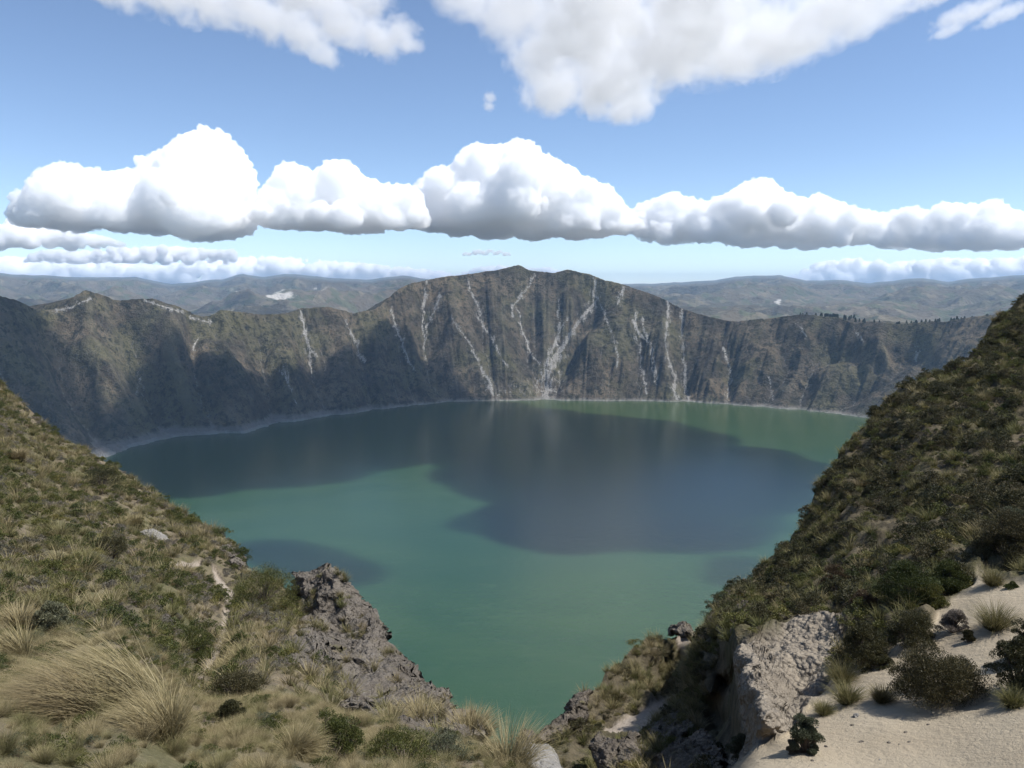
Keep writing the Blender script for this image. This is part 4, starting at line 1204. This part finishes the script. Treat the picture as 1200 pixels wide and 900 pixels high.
for i, (px, pb, wd, ht, mt, lf, lab) in enumerate([
 (308,712,66,50,m_green,.07,'wide green bush between the footpath and the rock crag'),
 (228,785,44,42,m_green,.055,'green bush left of the footpath, half way down'),
 (275,822,60,32,m_dark,.045,'low dark bush right of the lower end of the footpath'),
 (392,893,54,62,m_green,.030,'leafy bright green bush at the bottom of the view'),
 (470,892,70,44,m_green,.028,'low leafy bush with grey twigs on the knoll edge'),
 (520,895,56,34,m_sage,.026,'small grey green bush at the right end of the knoll'),
 (60,752,34,40,m_sage,.05,'greyish bush above the huge windswept tussock'),
 (130,655,36,28,m_dark,.06,'dark bush right of the dense round tussock'),
 (270,846,30,30,m_dark,.035,'small dark bush in the dry grass below the low dark bush'),
 (280,640,26,20,m_green,.06,'green bush on the rim by the grey rock ledge'),
 (118,575,40,28,m_dark,.08,'dark green bush high on the left slope near its edge'),
]):
    c, s = place(NL, px, pb)
    shrub_thing('shrub', lab, 'shrub', c - np.array([0, 0, .03]), wd * s * .5, ht * s, int(7000 + wd * ht * 2.4), lf * .55, 780 + i, mt, clumps=24 + int(wd / 2), upright=True, aspect=.32)

# ---------------------------------------------------------- cover of the slopes
def scatter(T, dens, seed, xr=(-90, 1290), ymax=960):
    g = np.random.default_rng(seed)
    V, Y = T['V'], T['Y']; X = np.broadcast_to(T['cols'], Y.shape)
    a = V[:-1, 1:] - V[:-1, :-1]; b = V[1:, :-1] - V[:-1, :-1]
    ar = np.linalg.norm(np.cross(a, b), axis=-1)
    cen = .25 * (V[:-1, :-1] + V[1:, :-1] + V[1:, 1:] + V[:-1, 1:])
    cx = .5 * (X[:-1, :-1] + X[:-1, 1:]); cy_ = .5 * (Y[:-1, :-1] + Y[1:, :-1])
    de = dens(cx, cy_, cen, dict(sand=T['sand'][:-1, :-1], scree=T['scree'][:-1, :-1], path=T['path'][:-1, :-1], pcl=T['pcl'][:-1, :-1], X=cx, Y=cy_))
    lam = ar * de * ((cx > xr[0]) & (cx < xr[1]) & (cy_ < ymax))
    k = g.poisson(np.clip(lam, 0, 50))
    i, j = np.nonzero(k); i, j = np.repeat(i, k[i, j]), np.repeat(j, k[i, j])
    u, v = g.random(len(i))[:, None], g.random(len(i))[:, None]
    P = V[i, j] * (1 - u) * (1 - v) + V[i, j + 1] * u * (1 - v) + V[i + 1, j] * (1 - u) * v + V[i + 1, j + 1] * u * v
    return P, np.stack([cx[i, j], cy_[i, j]], -1)

def cover(name, label, P, S, protos, seed):
    """one stuff object: the plant meshes set out on the points with geometry nodes"""
    g = np.random.default_rng(seed)
    c = bpy.data.collections.new(name + ' kinds')
    for k, me in enumerate(protos):
        po = bpy.data.objects.new('plant', me); c.objects.link(po)
    me = bpy.data.meshes.new(name); me.vertices.add(len(P)); me.vertices.foreach_set('co', np.asarray(P, np.float32).ravel())
    at = me.attributes.new('size', 'FLOAT', 'POINT'); at.data.foreach_set('value', np.asarray(S, np.float32))
    at = me.attributes.new('kindno', 'INT', 'POINT'); at.data.foreach_set('value', g.integers(0, len(protos), len(P)).astype(np.int32))
    rot = np.stack([g.normal(0, .10, len(P)), g.normal(0, .10, len(P)), g.uniform(0, 6.283, len(P))], -1)
    at = me.attributes.new('turn', 'FLOAT_VECTOR', 'POINT'); at.data.foreach_set('vector', rot.astype(np.float32).ravel())
    me.update()
    o = obj(name, me)
    ng = bpy.data.node_groups.new(name, 'GeometryNodeTree')
    ng.interface.new_socket('Geometry', in_out='INPUT', socket_type='NodeSocketGeometry')
    ng.interface.new_socket('Geometry', in_out='OUTPUT', socket_type='NodeSocketGeometry')
    N = ng.nodes; gi = N.new('NodeGroupInput'); go = N.new('NodeGroupOutput')
    ip = N.new('GeometryNodeInstanceOnPoints'); ci = N.new('GeometryNodeCollectionInfo')
    ci.inputs['Collection'].default_value = c; ci.inputs['Separate Children'].default_value = True; ci.inputs['Reset Children'].default_value = True
    ip.inputs['Pick Instance'].default_value = True
    def na(nm, dt):
        x = N.new('GeometryNodeInputNamedAttribute'); x.data_type = dt; x.inputs['Name'].default_value = nm
        return [s for s in x.outputs if s.enabled][0]
    L = ng.links
    L.new(gi.outputs[0], ip.inputs['Points']); L.new(ci.outputs[0], ip.inputs['Instance'])
    L.new(na('kindno', 'INT'), ip.inputs['Instance Index']); L.new(na('turn', 'FLOAT_VECTOR'), ip.inputs['Rotation'])
    L.new(na('size', 'FLOAT'), ip.inputs['Scale']); L.new(ip.outputs[0], go.inputs[0])
    md = o.modifiers.new('cover', 'NODES'); md.node_group = ng
    return kind(o, 'stuff', label, name.replace('_', ' '))

def single(name, P, S, protos, label, cat, group, seed):
    g = np.random.default_rng(seed)
    for p, s in zip(P, S):
        o = obj(name, protos[g.integers(0, len(protos))])
        o.location = p; o.scale = (s, s, s); o.rotation_euler = (g.normal(0, .08), g.normal(0, .08), g.uniform(0, 6.28))
        tag(o, label, cat, group)

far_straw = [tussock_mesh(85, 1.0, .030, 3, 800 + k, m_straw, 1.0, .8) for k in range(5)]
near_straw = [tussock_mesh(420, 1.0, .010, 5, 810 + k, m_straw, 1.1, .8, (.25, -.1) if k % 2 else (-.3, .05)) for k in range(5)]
far_olive = [tussock_mesh(85, 1.0, .032, 3, 820 + k, m_olive, 1.0, .8) for k in range(4)]
far_green = [shrub_mesh(1300, .55, .70, .055, 830 + k, m_green, 16) for k in range(3)]
far_dark = [shrub_mesh(1700, .56, .86, .055, 840 + k, m_dark, 18) for k in range(4)]
far_yel = [shrub_mesh(1100, .55, .50, .055, 845 + k, m_yel, 14) for k in range(3)]
far_grey = [shrub_mesh(1000, .50, .42, .05, 850 + k, m_grey, 14) for k in range(3)]
near_green = [shrub_mesh(1300, .5, .6, .045, 860 + k, m_green, 20, upright=True) for k in range(3)]
near_sage = [shrub_mesh(1000, .5, .5, .045, 865 + k, m_sage, 16, upright=True) for k in range(2)]

POCKET = [(846,752),(864,748),(868,800),(878,868),(852,884),(806,884),(835,820)]
def clear(m): return (1 - np.clip(m['sand'] * 1.3 + m['scree'] * 1.2 + m['path'] * 1.2 + m['pcl'] * 1.3 + inpoly(m['X'], m['Y'], POCKET), 0, 1))
cragd = lambda X, Y: np.clip(-sdist(X, Y, CRAG) / 6 - .3, 0, 1) + 1.0 * (sdist(X, Y, CRAG) < 7) * (sdist(X, Y, CRAG) > -2)
def dL(k, a, b, nr):
    def f(X, Y, C, m):
        D = np.hypot(C[..., 0], C[..., 1])
        pat = sstep(-.25, .35, fbm(C[..., 0] / 4 + k * 9, C[..., 1] / 4, oct=3, seed=900 + k))
        rng_ = (D < 11) if nr else (D >= 11)
        return (a + b * pat) * clear(m) * cragd(X, Y) * rng_
    return f
def dR(k, a, b):
    def f(X, Y, C, m):
        pat = sstep(-.25, .35, fbm(C[..., 0] / 4 + k * 9, C[..., 1] / 4, oct=3, seed=920 + k))
        steep = 1 - .8 * ((X > 845) & (X < 876) & (Y > 770))
        low = 1 - .85 * ((X < 822) | ((X < 870) & (Y > 735))) * (k in (1, 4))
        return (a + b * pat) * clear(m) * steep * low
    return f
g = np.random.default_rng(5)
def go(T, d, seed, smin, smax, name, label, protos, top=0, slabel='', cat='', group='', sname=None):
    P, q = scatter(T, d, seed)
    S = smin + (smax - smin) * g.random(len(P)) ** 1.7
    if T is NL: S = S * np.clip(.5 + .5 * (np.linalg.norm(P - [0, 0, EYE], axis=1) - 9) / 14, .5, 1)
    P = P - np.array([0, 0, 1]) * (S * .04)[:, None]
    if top:
        big = S / np.linalg.norm(P - [0, 0, EYE], axis=1)
        big = np.where((q[:, 0] > 5) & (q[:, 0] < 1195) & (q[:, 1] < 880), big, 0)
        i = np.argsort(-big); a, b = i[:top], i[top:]
        single(sname, P[a], S[a], protos, slabel, cat, group, seed)
        P, S = P[b], S[b]
    cover(name, label, P, S, protos, seed)
    return len(P)
cnt = {}
cnt['ls'] = go(NL, dL(1, 1.2, 2.2, False), 41, .22, .68, 'grass_cover', 'straw coloured bunch grass covering the left slope', far_straw, 90, 'straw coloured grass tussock in the grass cover of the left slope', 'grass tussock', 'straw tussocks on the left slope', 'grass_tussock')
cnt['lo'] = go(NL, dL(2, 1.4, 2.4, False), 42, .2, .5, 'grass_cover', 'olive green grass covering the left slope', far_olive)
cnt['lg'] = go(NL, dL(3, .7, 2.0, False), 43, .22, .7, 'shrub_cover', 'low green scrub covering the left slope', far_green, 60, 'low green bush among the grass of the left slope', 'shrub', 'green bushes on the left slope', 'shrub')
cnt['ly'] = go(NL, dL(4, 1.2, 3.0, False), 44, .22, .6, 'dry_scrub', 'grey dry scrub covering the left slope', far_grey)
cnt['ns'] = go(NL, dL(5, 34.0, 30.0, True), 45, .12, .34, 'grass_cover', 'fine dry grass on the foreground knoll', near_straw)
cnt['ng'] = go(NL, dL(6, 5.0, 14.0, True), 46, .18, .46, 'shrub_cover', 'small leafy scrub on the foreground knoll', near_green)
cnt['nq'] = go(NL, dL(7, 4, 8, True), 47, .14, .40, 'dry_scrub', 'grey green low scrub on the foreground knoll', near_sage)
cnt['rd'] = go(NR, dR(1, 1.3, 2.2), 51, .26, .80, 'shrub_cover', 'dark scrub covering the right slope', far_dark, 110, 'dark bush among the scrub of the right slope', 'shrub', 'dark bushes on the right slope', 'shrub')
cnt['ro'] = go(NR, dR(2, 1.6, 2.8), 52, .22, .6, 'grass_cover', 'olive bunch grass covering the right slope', far_olive, 60, 'olive grass tussock among the scrub of the right slope', 'grass tussock', 'olive tussocks on the right slope', 'grass_tussock')
cnt['rs'] = go(NR, dR(3, .1, 1.0), 53, .25, .6, 'grass_cover', 'pale straw grass scattered over the right slope', far_straw)
cnt['rg'] = go(NR, dR(4, .5, 1.4), 54, .25, .65, 'shrub_cover', 'green scrub scattered over the right slope', far_green)
cnt['ry'] = go(NR, dR(6, .3, 1.3), 56, .25, .7, 'shrub_cover', 'yellow green cushion scrub scattered over the right slope', far_yel)
cnt['ly2'] = go(NL, dL(8, .1, .8, False), 57, .22, .6, 'shrub_cover', 'yellow green cushion scrub scattered over the left slope', far_yel)
def dridge(X, Y, C, m):
    return 5.0 * clear(m) * ((X < 822) & (Y < 850) & (X > 640)) * sstep(-2, 10, Y - np.interp(X, SIL_R[:, 0], SIL_R[:, 1]) + 3)
cnt['rr'] = go(NR, dridge, 55, .22, .6, 'grass_cover', 'straw grass covering the lower ridge', far_straw)
# grass tufts rooted on the crag
co = bpy.data.objects['rock_crag'].data; cv = np.empty(len(co.vertices) * 3, np.float32); co.vertices.foreach_get('co', cv); cv = cv.reshape(-1, 3).astype(float)
qx, qy = proj(cv); dd_ = np.linalg.norm(cv - [0, 0, EYE], axis=1)
tt = np.exp(NL['tps'](qx, qy)); frt = np.arange(len(cv)) < len(cv) // 2
pick = g.choice(np.nonzero(frt & (fbm(qx / 22, qy / 22, oct=2, seed=14) > .12))[0], 130, replace=False)
cover('grass_cover', 'small grass tufts rooted in cracks of the rock crag', cv[pick] + [0, -.05, -.03], .14 + .3 * g.random(130) ** 2, far_straw + far_olive, 99)
print(cnt)

# ---------------------------------------------------------- trees on the far rim
m_pine, n = material('far conifer foliage')
oi = n.n('ShaderNodeObjectInfo').outputs['Random']
n.bsdf(n.mix(oi, (.018, .030, .014), (.040, .052, .024)), .8)
def tree_mesh(seed, h):
    g = np.random.default_rng(seed)
    V, f, a, cen = [None] * 4
    n = 260
    t = g.random(n) ** .8; ph = g.uniform(0, 6.28, n)
    prof = .28 * (1 - t) ** .7 * g.uniform(.6, 1.1, n) + .02
    c = np.stack([np.cos(ph) * prof * h, np.sin(ph) * prof * h, h * (.12 + .86 * t)], -1)
    d = g.normal(size=(n, 3)); d /= np.linalg.norm(d, axis=1)[:, None]
    e = np.cross(d, g.normal(size=(n, 3))); e /= np.linalg.norm(e, axis=1)[:, None]
    s = h * .085
    V = np.stack([c - d * s, c + e * s * .7, c + d * s, c - e * s * .7], 1).reshape(-1, 3)
    crown = make_mesh('crown', V, np.arange(n * 4).reshape(-1, 4), [m_pine], smooth=False)
    sv, sf = stems(np.array([[0, 0, h * .9]]), h * .025, seed)
    trunk = make_mesh('trunk', sv, sf, [m_wood])
    return crown, trunk
tm = [tree_mesh(950 + k, 1.0) for k in range(4)]
rpx, rim, rz = WALL_RIM
tg = np.random.default_rng(77)
spots = [(x, 12 + 5 * tg.random(), 8) for x in np.concatenate([tg.uniform(948, 985, 26), tg.uniform(936, 948, 3), tg.uniform(985, 1000, 6)])]
spots += [(x, 11 + 5 * tg.random(), 60) for x in np.concatenate([tg.uniform(1046, 1112, 44), tg.uniform(1110, 1165, 34), tg.uniform(1008, 1024, 6)])]
for x, hgt, back in spots:
    j = int(np.abs(np.where(phi < 100, rpx, -1e4) - x).argmin())
    kb = int(tg.integers(0, 9 if back > 10 else 5))
    p = WALL_VB[kb, j]
    e = bpy.data.objects.new('conifer_tree', None); COL.objects.link(e)
    e.location = p - np.array([0, 0, .5]); k = int(tg.integers(0, 4))
    e.scale = (hgt * .9, hgt * .9, hgt); e.rotation_euler = (0, 0, tg.uniform(0, 6.28))
    obj('crown', tm[k][0], e); obj('trunk', tm[k][1], e)
    a = back < 10
    tag(e, 'dark conifer in the clump on the plateau rim behind the lake' if a else 'dark conifer in the tree line along the far right rim', 'tree', 'trees on the plateau rim' if a else 'tree line on the far right rim')
